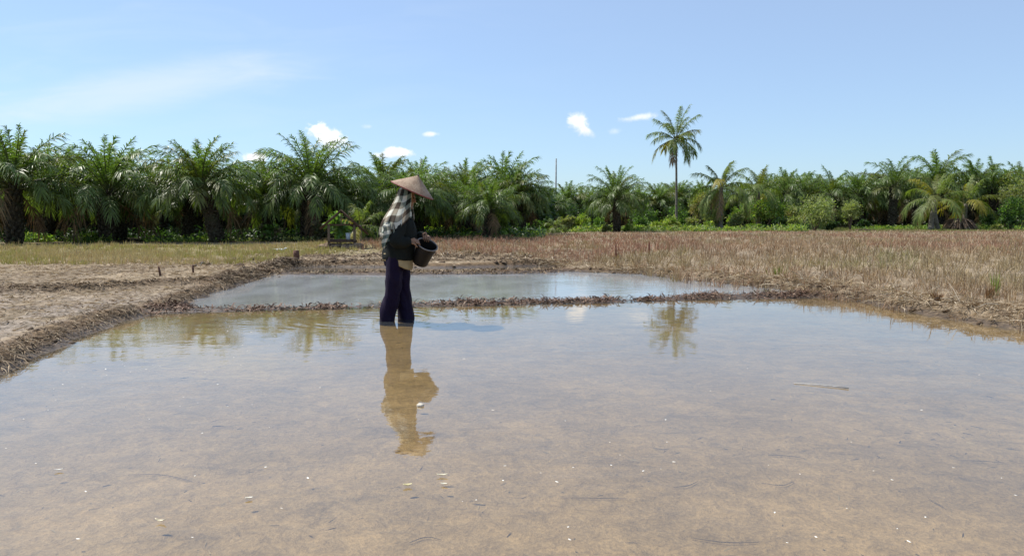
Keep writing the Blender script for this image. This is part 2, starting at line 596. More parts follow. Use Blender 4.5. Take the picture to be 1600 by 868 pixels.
def water_mat(name, amp, murk, ringed, sc1, film=0.0, ior=1.7):
    m, t, out = new_mat(name)
    pos = t.n('ShaderNodeNewGeometry').outputs['Position']
    h1 = t.noise(t.scalevec(pos, (0.6, 1.0, 1.0)), sc1, 3, 0.5, 0, 0.3)
    h2 = t.noise(pos, sc1 * 4.5, 3, 0.55)
    big = t.ramp(t.noise(pos, 0.45, 2, 0.5), 0.38, 0.66, 0.35, 1.25)
    h = t.math('MULTIPLY', t.math('ADD', t.math('MULTIPLY', h1, 0.010 * amp), t.math('MULTIPLY', h2, 0.0022 * amp)), big)
    if ringed:
        dv = t.vmath('DISTANCE', pos, tuple(P0 + np.array([-.35, 0, 0])), out=1)
        rw = t.math('SINE', t.math('MULTIPLY', dv, 2 * math.pi / 0.17))
        fall = t.math('MULTIPLY', t.ramp(dv, 1.7, 0.4), t.ramp(t.noise(pos, 1.1, 2, 0.5), 0.42, 0.62))
        h = t.math('ADD', h, t.math('MULTIPLY', t.math('MULTIPLY', rw, fall), 0.0006))
    nb = t.bump(h, 1.0, 1.0)
    fr = t.n('ShaderNodeFresnel'); fr.inputs['IOR'].default_value = ior
    t.set(fr.inputs['Normal'], nb)
    tr = t.n('ShaderNodeBsdfTransparent')
    # light is lost along the slanting way through the murky water
    cosi = t.math('MAXIMUM', t.math('ABSOLUTE', t.vmath('DOT_PRODUCT', t.n('ShaderNodeNewGeometry').outputs['Incoming'], (0, 0, 1), out=1)), 0.03)
    cc = t.n('ShaderNodeCombineColor')
    for i_, k_ in enumerate(murk):
        t.set(cc.inputs[i_], t.math('POWER', 2.71828, t.math('DIVIDE', -k_, cosi)))
    t.set(tr.inputs['Color'], cc.outputs[0])
    gl = t.n('ShaderNodeBsdfGlossy')
    gl.inputs['Roughness'].default_value = 0.015
    gl.inputs['Color'].default_value = rgb(1, 1, 1)
    t.set(gl.inputs['Normal'], nb)
    mx = t.n('ShaderNodeMixShader')
    t.set(mx.inputs[0], fr.outputs[0])
    t.t.links.new(tr.outputs[0], mx.inputs[1])
    t.t.links.new(gl.outputs[0], mx.inputs[2])
    res = mx.outputs[0]
    if film > 0:                       # fine silt and dust lying on the surface
        df = t.n('ShaderNodeBsdfDiffuse'); df.inputs['Color'].default_value = rgb(0.46, 0.50, 0.55)
        m2 = t.n('ShaderNodeMixShader')
        nz = t.noise(t.scalevec(pos, (1.0, 0.5, 1.0)), 1.6, 4, 0.6)
        t.set(m2.inputs[0], t.ramp(nz, 0.3, 0.75, film * 0.6, film))
        t.t.links.new(res, m2.inputs[1]); t.t.links.new(df.outputs[0], m2.inputs[2])
        res = m2.outputs[0]
    t.t.links.new(res, out.inputs[0])
    return m

W1 = water_mat('flooded_paddy_water', 0.28, (0.046, 0.054, 0.115), True, 2.6, 0.04)
W2 = water_mat('silty_water', 0.4, (0.05, 0.05, 0.055), False, 5.0, 0.26)

def water_sheet(name, poly, mat, z):
    v = [(a, b, z) for a, b in poly]
    if sum(p[0] * q[1] - q[0] * p[1] for p, q in zip(poly, poly[1:] + poly[:1])) < 0:
        v = v[::-1]                     # face up
    me = bpy.data.meshes.new(name)
    me.from_pydata(v, [], [list(range(len(v)))])
    me.update()
    o = mesh_obj(name, me, mat)
    return kind(o, 'structure')

def grow(poly, r):
    c = np.array(poly); out = []
    n = len(c)
    area = np.sum(c[:, 0] * np.roll(c[:, 1], -1) - np.roll(c[:, 0], -1) * c[:, 1])
    sg = 1 if area > 0 else -1
    for i in range(n):
        e = unit(c[(i + 1) % n] - c[i - 1])
        out.append(tuple(c[i] + sg * r * np.array([e[1], -e[0]])))
    return out
water_sheet('water', grow(POOL1, 0.22), W1, 0.0)
water_sheet('water', grow(POOL2, 0.20), W2, 0.004)
W3 = water_mat('shallow_puddle_water', 0.3, (0.06, 0.075, 0.10), False, 5.0, 0.05)
water_sheet('water', grow(POOL3, 0.18), W3, 0.008)

# ------------------------------------------------------------------ palms
M_LEAF = blade_mat('palm_leaf', 0.44, 0.42, 0.32, (1.3, 1.4, 0.45))
M_LEAF2 = blade_mat('soft_leaf', 0.5, 0.35, 0.42, (1.2, 1.3, 0.45))
M_DEAD = blade_mat('dead_leaf', 0.8, 0.15, 0.15, (1.1, 1.0, 0.7))

def bark_mat(name, col, scale, ringed=False):
    m, t, out = new_mat(name)
    co = t.n('ShaderNodeTexCoord').outputs['Object']
    nz = t.noise(t.scalevec(co, (1, 1, 2.5 if ringed else 0.7)), scale, 5, 0.65)
    moss = t.noise(co, 2.3, 3, 0.6)
    f = t.ramp(nz, 0.3, 0.7, 0.5, 1.35)
    sc = t.n('ShaderNodeVectorMath', operation='SCALE')
    sc.inputs[0].default_value = col
    t.set(sc.inputs['Scale'], f)
    c = t.mix(t.ramp(moss, 0.5, 0.7, 0, 0.5), sc.outputs[0], rgb(0.06, 0.085, 0.03))
    p = principled(t, c, 0.9, 0.15, t.bump(nz, 0.8, 0.04))
    t.t.links.new(p.outputs[0], out.inputs[0])
    return m
M_OILBARK = bark_mat('oil_palm_bark', (0.07, 0.058, 0.04), 9)
M_COCOBARK = bark_mat('coconut_bark', (0.19, 0.17, 0.14), 7, True)
M_TWIG = bark_mat('twig_bark', (0.14, 0.11, 0.075), 14)

def frond(bag, p0, L, e0, droop, az, n, ll, lw, rng, ruffle=0.4, hang=0.9, col=(.05, .09, .025), colv=0.2, twist=0.0, petiole=0.16,
          rcol=(.13, .15, .05), rad=0.028, tip_bend=1.4):
    S = 14
    s = np.linspace(0, 1, S)
    e = e0 - droop * s ** tip_bend
    a = az + twist * s ** 2
    T = np.stack([np.cos(e) * np.cos(a), np.cos(e) * np.sin(a), np.sin(e)], 1)
    P = p0 + np.concatenate([[np.zeros(3)], np.cumsum((T[1:] + T[:-1]) / 2 * L / (S - 1), 0)])
    bag.tube(P, rad * (1.15 - 0.95 * s), 4, rcol, cap=False)
    u = np.repeat(np.linspace(petiole, 1.0, n), 2) + rng.normal(0, 0.004, 2 * n)
    u = np.clip(u, petiole, 1)
    sg = np.tile([-1.0, 1.0], n)
    pos = np.stack([np.interp(u, s, P[:, k]) for k in range(3)], 1)
    Tt = unit(np.stack([np.interp(u, s, T[:, k]) for k in range(3)], 1))
    aa = np.interp(u, s, a)
    Sd = np.stack([-np.sin(aa), np.cos(aa), 0 * aa], 1)
    Up = np.cross(Tt, Sd)
    Up = np.where(Up[:, 2:] < 0, -Up, Up)
    x = (u - petiole) / (1 - petiole)
    ang = R(72) - R(45) * x + rng.normal(0, 0.10, 2 * n)
    b = rng.normal(0.12, ruffle, 2 * n)
    d = np.cos(ang)[:, None] * Tt + np.sin(ang)[:, None] * (sg[:, None] * Sd * np.cos(b)[:, None] + Up * np.sin(b)[:, None])
    d = unit(d + rng.normal(0, .10, d.shape))
    w = unit(Tt - np.sum(Tt * d, 1, keepdims=True) * d)
    l = ll * (0.22 + 0.88 * np.sin(np.pi * (0.10 + 0.74 * x)) ** 0.8) * rng.uniform(0.85, 1.12, 2 * n)
    c = np.array(col) * (1 + rng.normal(0, colv, (2 * n, 1)))
    c = np.clip(c, 0.005, 1)
    tc = c * 1.05
    bag.blades(pos, d, w, l, lw, hang * rng.uniform(0.6, 1.3, 2 * n), c, tc, 0.7)

def oil_palm_mesh(seed, nf=42, L=3.0, trunk=2.0, leaflets=52, gold=0.0, ragged=0.0):
    rng = np.random.default_rng(seed)
    # trunk wrapped in old leaf bases
    tb = Bag()
    k = 10
    hz = np.linspace(-0.15, trunk, k)
    lean = rng.normal(0, 0.05, 2)
    pts = np.stack([lean[0] * np.maximum(hz, 0) ** 1.3, lean[1] * np.maximum(hz, 0) ** 1.3, hz], 1)
    pts = np.nan_to_num(pts)
    tb.tube(pts, 0.19 + 0.05 * np.sin(np.linspace(0, 3.1, k)) + rng.normal(0, 0.015, k), 12, (1, 1, 1))
    ns = int(60 * trunk)
    i = np.arange(ns)
    hh = (i + .5) / ns * trunk
    th = i * 2.39996 + rng.normal(0, .1, ns)
    ax = np.stack([np.interp(hh, hz, pts[:, 0]), np.interp(hh, hz, pts[:, 1]), hh], 1)
    for j in range(ns):
        o = np.array([math.cos(th[j]), math.sin(th[j]), 0])
        p = ax[j] + o * 0.18
        q = p + o * rng.uniform(.05, .15) + np.array([0, 0, rng.uniform(.08, .22)])
        tb.tube([p, (p + q) / 2 + o * .03, q], [0.075, 0.06, 0.03], 4)
    top = pts[-1] + np.array([0, 0, 0.05])
    cb, db = Bag(), Bag()
    for f in range(nf):
        a = f / (nf - 1.0)                       # 0 young and upright .. 1 old and hanging
        e0 = R(87) - R(84) * a ** 0.9 + rng.normal(0, R(6))
        droop = R(36) + R(40) * min(1, a * 2.2) + rng.normal(0, R(10))
        if e0 < R(12):
            droop *= 0.85
        Lf = L * (0.70 + 0.34 * min(1, a * 3.0)) * (1 - .30 * a) * rng.uniform(0.88, 1.08)
        az_ = f * 2.39996 + rng.normal(0, .15)
        o = np.array([math.cos(az_), math.sin(az_), 0])
        p0 = top + o * (0.05 + 0.22 * a) + np.array([0, 0, 0.12 - 0.30 * a])
        hue = rng.random()
        base = np.array([0.108, 0.168, 0.036])
        if a < .25:
            base = np.array([0.130, 0.205, 0.044])
        base = base * (1 - .25 * a) + np.array([0.11, 0.12, 0.05]) * .25 * a
        if hue < 0.10 + gold:
            base = base * .5 + np.array([0.16, 0.14, 0.035]) * .5
        if a > 0.84 and rng.random() < 0.10:
            frond(db, p0, Lf, e0 - R(22), droop * 1.1, az_, leaflets * 2 // 3, 0.5, 0.035, rng, 0.5, 1.5, (0.17, 0.115, 0.06), 0.25, rng.normal(0, .3),
                  rcol=(0.2, 0.14, 0.08))
        else:
            frond(cb, p0, Lf, e0, droop, az_, leaflets, 0.43 * (1 - .25 * (a < .15)), 0.034, rng, 0.50, 0.75 + 0.35 * a, base, 0.26, rng.normal(0, .25))
    for f in range(1):                           # dead leaves hanging against the trunk
        az_ = rng.uniform(0, 6.28)
        o = np.array([math.cos(az_), math.sin(az_), 0])
        frond(db, top + o * .22 + np.array([0, 0, -.35]), L * .6, R(-35), R(48), az_, 22, .42, .04, rng, .5, 1.6, (0.15, 0.10, 0.055), .25, 0, rcol=(.17, .12, .07))
    return tb.mesh('oil_palm_trunk', True), cb.mesh('oil_palm_crown'), db.mesh('oil_palm_dead_fronds')

def coconut_mesh(seed, H, nf=22, L=2.6, lean=0.0, leaflets=48, yellow=0.0, r0=0.17, upright=0.0, ll=0.62, twin=False, hangcol=True, stiff=1.0, young=.75):
    rng = np.random.default_rng(seed)
    tb = Bag()
    hz = np.linspace(-0.1, H, 14)
    u = np.clip(hz / H, 0, 1)
    pts = np.stack([lean * u ** 2, 0.05 * np.sin(u * 4), hz], 1)
    tb.tube(pts, r0 * (0.62 + 0.38 * (1 - u) + 0.55 * np.exp(-u * 14)), 10)
    if twin:
        tb.tube(np.stack([lean * u ** 2 + 0.55 * (1 - u) ** 1.4, 0.05 * (1 - u), hz], 1), r0 * .8 * (1.1 - .4 * u), 8)
    top = pts[-1]
    cb, db = Bag(), Bag()
    for f in range(nf):
        a = f / (nf - 1.0)
        e0 = R(84) - R(105 - upright) * a + rng.normal(0, R(5))
        droop = (R(30) + R(62) * min(1, a * 1.6)) * stiff + rng.normal(0, R(7))
        Lf = L * (young + (1.05 - young) * min(1, a * 2.2)) * rng.uniform(.9, 1.08)
        az_ = f * 2.39996 + rng.normal(0, .18)
        o = np.array([math.cos(az_), math.sin(az_), 0])
        p0 = top + o * 0.1 + np.array([0, 0, .1 - .25 * a])
        c = np.array([0.15, 0.20, 0.05])
        r = rng.random()
        if r < yellow:
            c = np.array([0.26, 0.23, 0.03])
        elif r < yellow * 2.2:
            c = np.array([0.14, 0.16, 0.035])
        if a > 0.9 and hangcol:
            frond(db, p0, Lf * .9, R(-45), R(35), az_, leaflets // 2, ll * .8, .035, rng, .3, 1.4, (0.2, 0.14, 0.07), .2, rcol=(.22, .16, .09))
        else:
            frond(cb, p0, Lf, e0, droop, az_, leaflets, ll, 0.042, rng, 0.16, 1.25, c, 0.16, rng.normal(0, .2), petiole=.2, rcol=(.20, .19, .06))
    return tb.mesh('coconut_trunk', True), cb.mesh('coconut_crown'), db.mesh('coconut_dead_frond')

def palm(name, meshes, loc, rz, sc, label, cat, group, mats):
    e = empty(name, loc, rz, sc)
    tag(e, label, cat, group)
    for nm, me, mt in zip(('trunk', 'crown', 'dead_fronds'), meshes, mats):
        if len(me.vertices):
            if len(me.materials) == 0:
                me.materials.append(mt)
            mesh_obj(nm, me, None, e)
    return e

OILM = (M_OILBARK, M_LEAF, M_DEAD)
COCM = (M_COCOBARK, M_LEAF2, M_DEAD)
OIL = []
for sdx, nf, L, tr in ((11, 52, 2.8, 2.2), (12, 48, 2.9, 2.0), (13, 54, 2.7, 2.4), (14, 50, 3.0, 2.2), (15, 44, 2.6, 2.5), (16, 52, 2.9, 2.1), (17, 42, 3.0, 2.3), (18, 50, 2.6, 2.1)):
    OIL.append((oil_palm_mesh(sdx, nf, L, tr, gold=0.06 if sdx % 2 else 0.0), tr))
for sdx, nf, L, tr in ((21, 26, 2.7, 2.6), (22, 28, 2.8, 2.9), (23, 24, 2.6, 2.4)):      # lighter crowns of the far block
    OIL.append((oil_palm_mesh(sdx, nf, L, tr, gold=0.12), tr))
OILTOP = [max((me[1].vertices[i].co.z for i in range(0, len(me[1].vertices), 7))) for me, tr in OIL]

def base_depth(py, z=0.12):
    return on_ground(800, py, z)[1]

def put_oil(px, depth, top_py, label, group, variant, rz=None, sx=1.0):
    me, tr = OIL[variant]
    p = at_depth(px, 340, depth)
    zt = at_depth(px, top_py, depth)[2]
    z0 = float(gz(p[0], depth)[0]) if depth < 60 else 0.12
    sc = (zt - z0) / OILTOP[variant]
    r = RNG.uniform(0, 6.28) if rz is None else rz
    e = palm('oil_palm', me, (p[0], depth, z0 - 0.03), r, sc, label, 'palm tree', group, OILM)
    if sx != 1.0:
        e.scale = (sc * sx, sc * sx, sc)
    return e

# the palms one can tell apart along the front of the plantation
FRONT = [
    (22, 30.0, 194, 0, 1.05, 'tall oil palm cut off by the left edge of the picture, front row'),
    (165, 31.8, 210, 1, 1.08, 'oil palm with thick mossy trunk standing at the field edge, second from the left'),
    (338, 31.8, 212, 2, 1.10, 'broad oil palm with grey-green drooping fronds, midway between the left edge and the farmer'),
    (480, 34.5, 207, 3, 1.05, 'tall dense oil palm directly behind the small open shelter'),
    (596, 39.5, 238, 4, 1.0, 'oil palm right behind the farmer in the conical hat'),
    (655, 41.0, 243, 5, 1.0, 'oil palm rising just right of the conical hat'),
    (727, 45.0, 246, 0, 1.05, 'oil palm with low drooping fronds, second to the right of the farmer'),
    (784, 47.5, 235, 1, 1.0, 'oil palm with the highest crown between the farmer and the thin bare pole'),
    (817, 46.0, 256, 2, 1.0, 'oil palm left of the thin bare pole, trunk clear of its neighbours'),
    (964, 52.0, 258, 3, 0.92, 'lone oil palm with black trunk standing among bright shrubs left of the tall coconut palm'),
]
for px, dep, top, v, sx, lab in FRONT:
    put_oil(px, dep, top, lab, 'oil palms along the front of the plantation', v, None, sx)

# rows behind them
def top_left(px):
    return np.interp(px, [-200, 0, 100, 200, 330, 430, 560, 650, 740, 830], [192, 198, 208, 222, 228, 228, 238, 242, 248, 262])
rows = [(36.6, 3.5, 0.4), (42.0, 3.8, .5), (48.5, 4.2, .25), (56.5, 4.6, .7)]
k = 0
for dep, step, ph in rows:
    xw = at_depth(-190, 340, dep)[0] + ph * step
    xe = at_depth(835 if dep < 50 else 850, 340, dep)[0]
    while xw < xe:
        yy = dep + RNG.normal(0, .7)
        px = 800 + xw / yy * FPX * 0.997
        put_oil(px, yy, top_left(px) + RNG.uniform(8, 32) + (8 if dep > 40 else 0), 'oil palm inside the dark plantation on the left, mostly hidden by the front row',
                'oil palms deep in the left plantation', k % 8, None, 1.1)
        k += 1
        xw += step * RNG.uniform(.85, 1.15)
# far middle
for px in range(838, 1100, 23):
    put_oil(px + RNG.uniform(-6, 6), RNG.uniform(66, 84), RNG.uniform(279, 293), 'distant low oil palm in the hazy row between the bare pole and the coconut palm',
            'distant oil palms beyond the shrubs', k % 11, None, 1.1)
    k += 1
for px in range(1085, 1300, 24):
    put_oil(px + RNG.uniform(-6, 6), RNG.uniform(74, 88), RNG.uniform(276, 290), 'distant oil palm behind the thicket right of the tall coconut palm',
            'distant oil palms behind the thicket', 8 + k % 3, None, 1.05)
    k += 1
# right block
RIGHTROW = [
    (1222, 72, 262, 'oil palm with leafy top, first of the dark right-hand row, above the broad round tree'),
    (1262, 73, 265, 'second oil palm of the dark right-hand row, left of the olive shrubs'),
    (1302, 70, 258, 'oil palm standing over the two olive-green shrubs'),
    (1344, 71, 264, 'oil palm just right of the olive-green shrubs'),
    (1394, 69, 244, 'oil palm with pale drooping fronds, left of the yellow-fronded young coconut'),
    (1432, 72, 254, 'oil palm behind the yellow-fronded young coconut'),
    (1470, 72, 233, 'highest oil palm of the right-hand block, its crown against the sky'),
    (1512, 72, 246, 'oil palm between the highest right-hand crown and the right corner'),
    (1552, 71, 244, 'oil palm rising left of the pale leafy tree at the right edge'),
    (1600, 74, 250, 'oil palm cut by the right edge of the picture'),
]
for i, (px, dep, top, lab) in enumerate(RIGHTROW):
    put_oil(px, dep, top, lab, 'oil palms of the right-hand block', 8 + i % 3, None, 1.0)
for dep in (80, 90):
    for px in range(1200, 1800, 46):
        put_oil(px + RNG.uniform(-10, 10), dep + RNG.uniform(-2, 2), RNG.uniform(266, 280) - (8 if px > 1380 else 0),
                'oil palm deep in the dark right-hand block, behind its front row', 'oil palms deep in the right-hand block', k % 11, None, 1.1)
        k += 1
for px, dep in ((1660, 68), (1720, 66), (1780, 70)):
    put_oil(px, dep, 250, 'oil palm beyond the right edge of the picture', 'oil palms of the right-hand block', k % 11, None, 1.0); k += 1

# coconut palms
def put_coco(px, depth, top_py, label, seed, group='coconut palms among the thicket', **kw):
    p = at_depth(px, 340, depth)
    zt = at_depth(px, top_py, depth)[2]
    H = kw.pop('H')
    me = coconut_mesh(seed, H, **kw)
    ztop = max(v.co.z for v in me[1].vertices)
    sc = (zt - 0.12) / ztop
    return palm('coconut_palm', me, (p[0], depth, 0.10), kw.get('rz', 0.0), sc, label, 'palm tree', group, COCM)
put_coco(1057, 60.0, 163, 'very tall slender coconut palm towering alone against the blue sky', 31, H=7.0, nf=22, L=2.05, lean=-0.15, r0=0.105, ll=.50, leaflets=54, yellow=.03, stiff=.9, upright=R(0), young=1.25)
put_coco(1126, 58.0, 252, 'half-grown coconut palm with drooping yellowish fronds, right of the very tall one', 32, H=3.0, nf=16, L=2.2, yellow=.12, r0=.17, ll=.5, upright=R(25))
put_coco(1184, 61.0, 256, 'coconut palm with yellowing side fronds behind the broad round tree', 33, H=2.8, nf=16, L=2.2, yellow=.2, r0=.17, ll=.5, upright=R(25))
put_coco(1456, 61.0, 268, 'young coconut palm on two splayed trunks with a yellow hanging frond', 34, H=2.2, nf=15, L=2.6, yellow=.10, r0=.2, twin=True, ll=.55, lean=.2, upright=R(20))
put_coco(1508, 63.0, 272, 'young coconut palm with bright yellow frond above the brown heap', 38, H=2.0, nf=14, L=2.6, yellow=.2, r0=.2, ll=.55, upright=R(20))
put_coco(1270, 64.0, 300, 'small coconut palm with pale arching fronds poking out of the olive shrubs', 36, H=1.2, nf=11, L=2.0, yellow=.2, r0=.14, ll=.6, hangcol=False)
put_coco(868, 51.0, 338, 'knee-high dark palm sapling at the field edge right of the plantation corner', 37, H=.6, nf=12, L=1.1, r0=.12, ll=.45, hangcol=False, leaflets=24)
put_coco(563, 31.5, 312, 'slim young palm with one pale arching stem just right of the open shelter', 39, H=.9, nf=9, L=1.6, r0=.09, ll=.45, hangcol=False, leaflets=30, yellow=.05)

# ------------------------------------------------------------------ shrubs and broad-leaved trees
def leafy(rng, lobes, n, size, cols, updir=0.4, aspect=0.42, droop=0.4, shell=0.5):
    bag = Bag()
    vol = np.array([l[3] * l[4] * l[5] for l in lobes]); vol = vol ** .67
    cnt = rng.multinomial(n, vol / vol.sum())
    for (cx, cy_, cz, rx, ry, rz), m in zip(lobes, cnt):
        d = unit(rng.normal(0, 1, (m, 3)))
        rr = 1 - np.abs(rng.normal(0, shell, m)).clip(0, .9)
        # clumps: leaves gather on twig ends
        nt = max(6, m // 16)
        tw = unit(rng.normal(0, 1, (nt, 3)))
        pick = rng.integers(0, nt, m)
        d = unit(tw[pick] + rng.normal(0, .22, (m, 3)))
        rr = rr * (0.8 + .35 * rng.random(nt))[pick]
        p = np.array([cx, cy_, cz]) + d * rr[:, None] * (rx, ry, rz)
        ld = unit(d + rng.normal(0, .55, (m, 3)) + np.array([0, 0, updir]))
        w = unit(np.cross(ld, rng.normal(0, 1, (m, 3))))
        tone = (0.75 + .5 * rng.random(nt))[pick][:, None]
        c = np.array(cols)[rng.integers(0, len(cols), nt)][pick] * tone * (1 + rng.normal(0, .15, (m, 1)))
        s = size * rng.uniform(.6, 1.3, m)
        keep = p[:, 2] > 0.02
        bag.blades(p[keep], ld[keep], w[keep], s[keep], s[keep] * aspect, droop, np.clip(c[keep], .01, 1), None, .45)
    return bag

def shrub(name, px, depth, top_py, width_px, label, cat, group, seed, cols, n=1500, size=.16, lobes=6, trunk=True, low=0.25, mat=None, ground_z=None):
    rng = np.random.default_rng(seed)
    p = at_depth(px, 340, depth)
    H = at_depth(px, top_py, depth)[2] - 0.10
    Wd = width_px / FPX * depth / 2
    ls = []
    for i in range(lobes):
        a = rng.uniform(0, 6.28)
        r = math.sqrt(rng.random()) * .62
        hz = rng.uniform(low, .80)
        rz = rng.uniform(.22, .34) * H
        hz = min(hz * H, H - rz * .98)
        ls.append((math.cos(a) * r * Wd, math.sin(a) * r * Wd * .8, max(hz, rz * .6), rng.uniform(.34, .55) * Wd, rng.uniform(.34, .5) * Wd, rz))
    ls.append((rng.normal(0, .12) * Wd, 0, H * .68, .5 * Wd, .5 * Wd, .32 * H))
    e = empty(name, (p[0], depth, 0.09), 0)
    tag(e, label, cat, group)
    mesh_obj('crown' if trunk else 'foliage', leafy(rng, ls, n, size, cols).mesh('leaf_crown'), mat or M_LEAF2, e)
    tb = Bag()
    for l in ls[:6]:
        q = np.array(l[:3])
        s = np.array([rng.normal(0, .06), rng.normal(0, .06), -.05])
        m_ = (s + q) / 2 + rng.normal(0, .05, 3) * H * .5
        tb.tube([s, m_, q], np.array([.035, .022, .008]) * (1.0 if not trunk else 1.0) * max(.5, H / 2), 5)
    mesh_obj('stems', tb.mesh('leaf_stems', True), M_TWIG, e)
    return e

OLIVE = [(.25, .29, .11), (.20, .26, .095), (.31, .34, .14)]
GREEN = [(.11, .20, .045), (.15, .25, .055), (.08, .155, .04)]
LIME = [(.25, .34, .055), (.19, .29, .05), (.31, .36, .09)]
DARK = [(.03, .065, .02), (.045, .085, .028)]
PALE = [(.22, .25, .09), (.16, .20, .075), (.27, .27, .12)]
RUST = [(.28, .24, .09), (.23, .26, .08), (.18, .22, .07)]
G1, G2 = 'shrubs along the far field edge', 'broad-leaved trees behind the stubble'
shrub('shrub', 1272, 57.5, 303, 78, 'large rounded olive-green shrub, the bigger of the two pale shrubs right of the thicket', 'shrub', G1, 51, OLIVE, 3600, .15, 8)
shrub('shrub', 1329, 57.5, 311, 46, 'smaller rounded olive-green shrub with forked bare stems, beside the bigger one', 'shrub', G1, 52, OLIVE, 2200, .13, 6, low=.5)
shrub('broadleaf_tree', 1196, 60, 308, 74, 'broad round tree with fresh green flat top between the coconut palms and the olive shrubs', 'tree', G2, 53, GREEN + LIME, 3200, .17, 8, low=.55)
shrub('broadleaf_tree', 1092, 62, 298, 56, 'rusty olive tree with loose crown just right of the tall coconut trunk', 'tree', G2, 54, RUST, 2400, .17, 7, low=.45)
shrub('broadleaf_tree', 1598, 66, 262, 84, 'pale leafy tree with a high crown at the right edge of the picture', 'tree', G2, 55, PALE, 4600, .20, 10, low=.3)
shrub('shrub', 1580, 61, 306, 70, 'dark green bush with fresh tips at the right edge in front of the pale tree', 'shrub', G1, 56, GREEN + DARK, 3200, .17, 8, low=.1)
shrub('broadleaf_tree', 1160, 63, 318, 50, 'bushy thicket tree under the yellowing coconut fronds', 'tree', G2, 57, GREEN + LIME, 2200, .17, 7)
shrub('broadleaf_tree', 1240, 63, 318, 44, 'reddish-olive bushy tree wedged left of the bigger olive shrub', 'tree', G2, 58, RUST, 1800, .16, 6)
SMALL = [
    (836, 51, 344, 30, GREEN, 'small green shrub at the foot of the last plantation palms'), (857, 52.5, 340, 24, DARK, 'dark small shrub beside the palm sapling'),
    (886, 55, 338, 34, PALE, 'pale green shrub just right of the palm sapling'), (908, 55, 332, 40, LIME, 'tall yellow-green shrub left of the lone oil palm'),
    (934, 55, 338, 30, GREEN, 'mid-green shrub touching the left side of the lone palm trunk'), (948, 51.5, 352, 14, PALE, 'tiny pale sprig at the left foot of the lone palm trunk'),
    (981, 51.5, 350, 14, LIME, 'tiny yellow-green sprig at the right foot of the lone palm trunk'), (1000, 56, 337, 36, GREEN, 'green shrub just right of the lone oil palm'),
    (1003, 54, 352, 22, LIME, 'low yellow-green weed clump in front of the green shrub right of the lone palm'), (1028, 55, 345, 28, LIME, 'bright lime shrub midway between the lone palm and the tall coconut trunk'),
    (1046, 57, 336, 36, LIME, 'feathery lime shrub left of the tall coconut trunk'), (1052, 54, 352, 24, PALE, 'low pale shrub at the foot of the tall coconut trunk'),
    (1078, 56, 340, 32, PALE, 'grey-green shrub right of the tall coconut trunk'), (1107, 55, 345, 26, LIME, 'bright lime shrub below the half-grown coconut palm'),
    (1112, 58, 325, 40, OLIVE, 'olive bush in front of the rusty tree'), (1138, 55, 353, 22, LIME, 'very low lime clump right of the half-grown coconut trunk'),
    (1150, 59, 332, 40, PALE, 'grey-green bush between the two coconut palms'), (1176, 55.5, 350, 26, LIME, 'low lime clump in front of the broad round tree'),
    (1218, 58, 338, 30, DARK, 'dark bush below the broad round tree'), (1196, 56, 352, 22, GREEN, 'low green clump under the broad round tree'),
    (1242, 57, 338, 30, OLIVE, 'olive bush at the left foot of the bigger olive shrub'), (1300, 58, 345, 26, DARK, 'dark low bush wedged between the two olive shrubs'),
    (1350, 66, 343, 30, DARK, 'dark low bush in the shade right of the olive shrubs'), (1556, 60, 350, 26, PALE, 'low pale bush at the left foot of the dark green bush'),
    (1540, 64, 335, 34, DARK, 'dark bush in the shade right of the brown heap'), (1060, 63, 318, 60, GREEN, 'tall green shrub behind the tall coconut trunk'),
    (1012, 64, 316, 60, GREEN, 'leafy green shrub behind and right of the lone oil palm'), (900, 64, 318, 60, DARK, 'dark leafy shrub behind the tall yellow-green one'),
]
for i, (px, dep, top, w, cols, lab) in enumerate(SMALL):
    shrub('shrub', px, dep, top, w, lab, 'shrub', G1, 100 + i, cols, 900 if w < 30 else 1500, .17, 5, False, .15)
# palms seedlings / banana-like plant behind the shelter
shrub('shrub', 530, 27.6, 327, 34, 'yellow-green leafy plant seen through the open shelter', 'plant', G1, 90, GREEN, 260, .24, 4, False, .35)
shrub('shrub', 497, 33.0, 345, 40, 'dry grey bush at the left of the open shelter', 'plant', G1, 91, [(.16, .14, .09), (.09, .10, .05)], 600, .2, 4, False, .2)
shrub('shrub', 420, 33.0, 352, 50, 'shaded weedy bush between the two big palms left of the shelter', 'plant', G1, 92, GREEN + [(.16, .14, .08)], 900, .18, 5, False, .1)

# weeds growing along the foot of the left plantation: nobody could count them
rng = np.random.default_rng(77)
def weeds(name, spans, label):
    bag = Bag()
    for (x0, x1, d0, d1, n, hh, cols) in spans:
        px = rng.uniform(x0, x1, n); dep = rng.uniform(d0, d1, n)
        xx = (px - 800) / FPX * dep
        dens = vnoise(xx * .8, dep * .8, 5)
        kp = rng.random(n) < sstep(.25, .7, dens)
        xx, dep = xx[kp], dep[kp]; m = len(xx)
        zz = gz(xx, dep)
        hgt = hh * rng.uniform(.4, 1.25, m) * (0.5 + dens[kp])
        b = np.stack([xx, dep, zz + hgt * rng.random(m) * .6], 1)
        d = unit(rng.normal(0, .6, (m, 3)) + np.array([0, 0, .8]))
        w = unit(np.cross(d, rng.normal(0, 1, (m, 3))))
        c = np.array(cols)[rng.integers(0, len(cols), m)] * rng.uniform(.7, 1.3, (m, 1))
        bag.blades(b, d, w, hgt * .7, .07, .8, c, None, .5)
    o = mesh_obj(name, bag.mesh(name), M_LEAF2)
    kind(o, 'stuff', label, 'weeds')
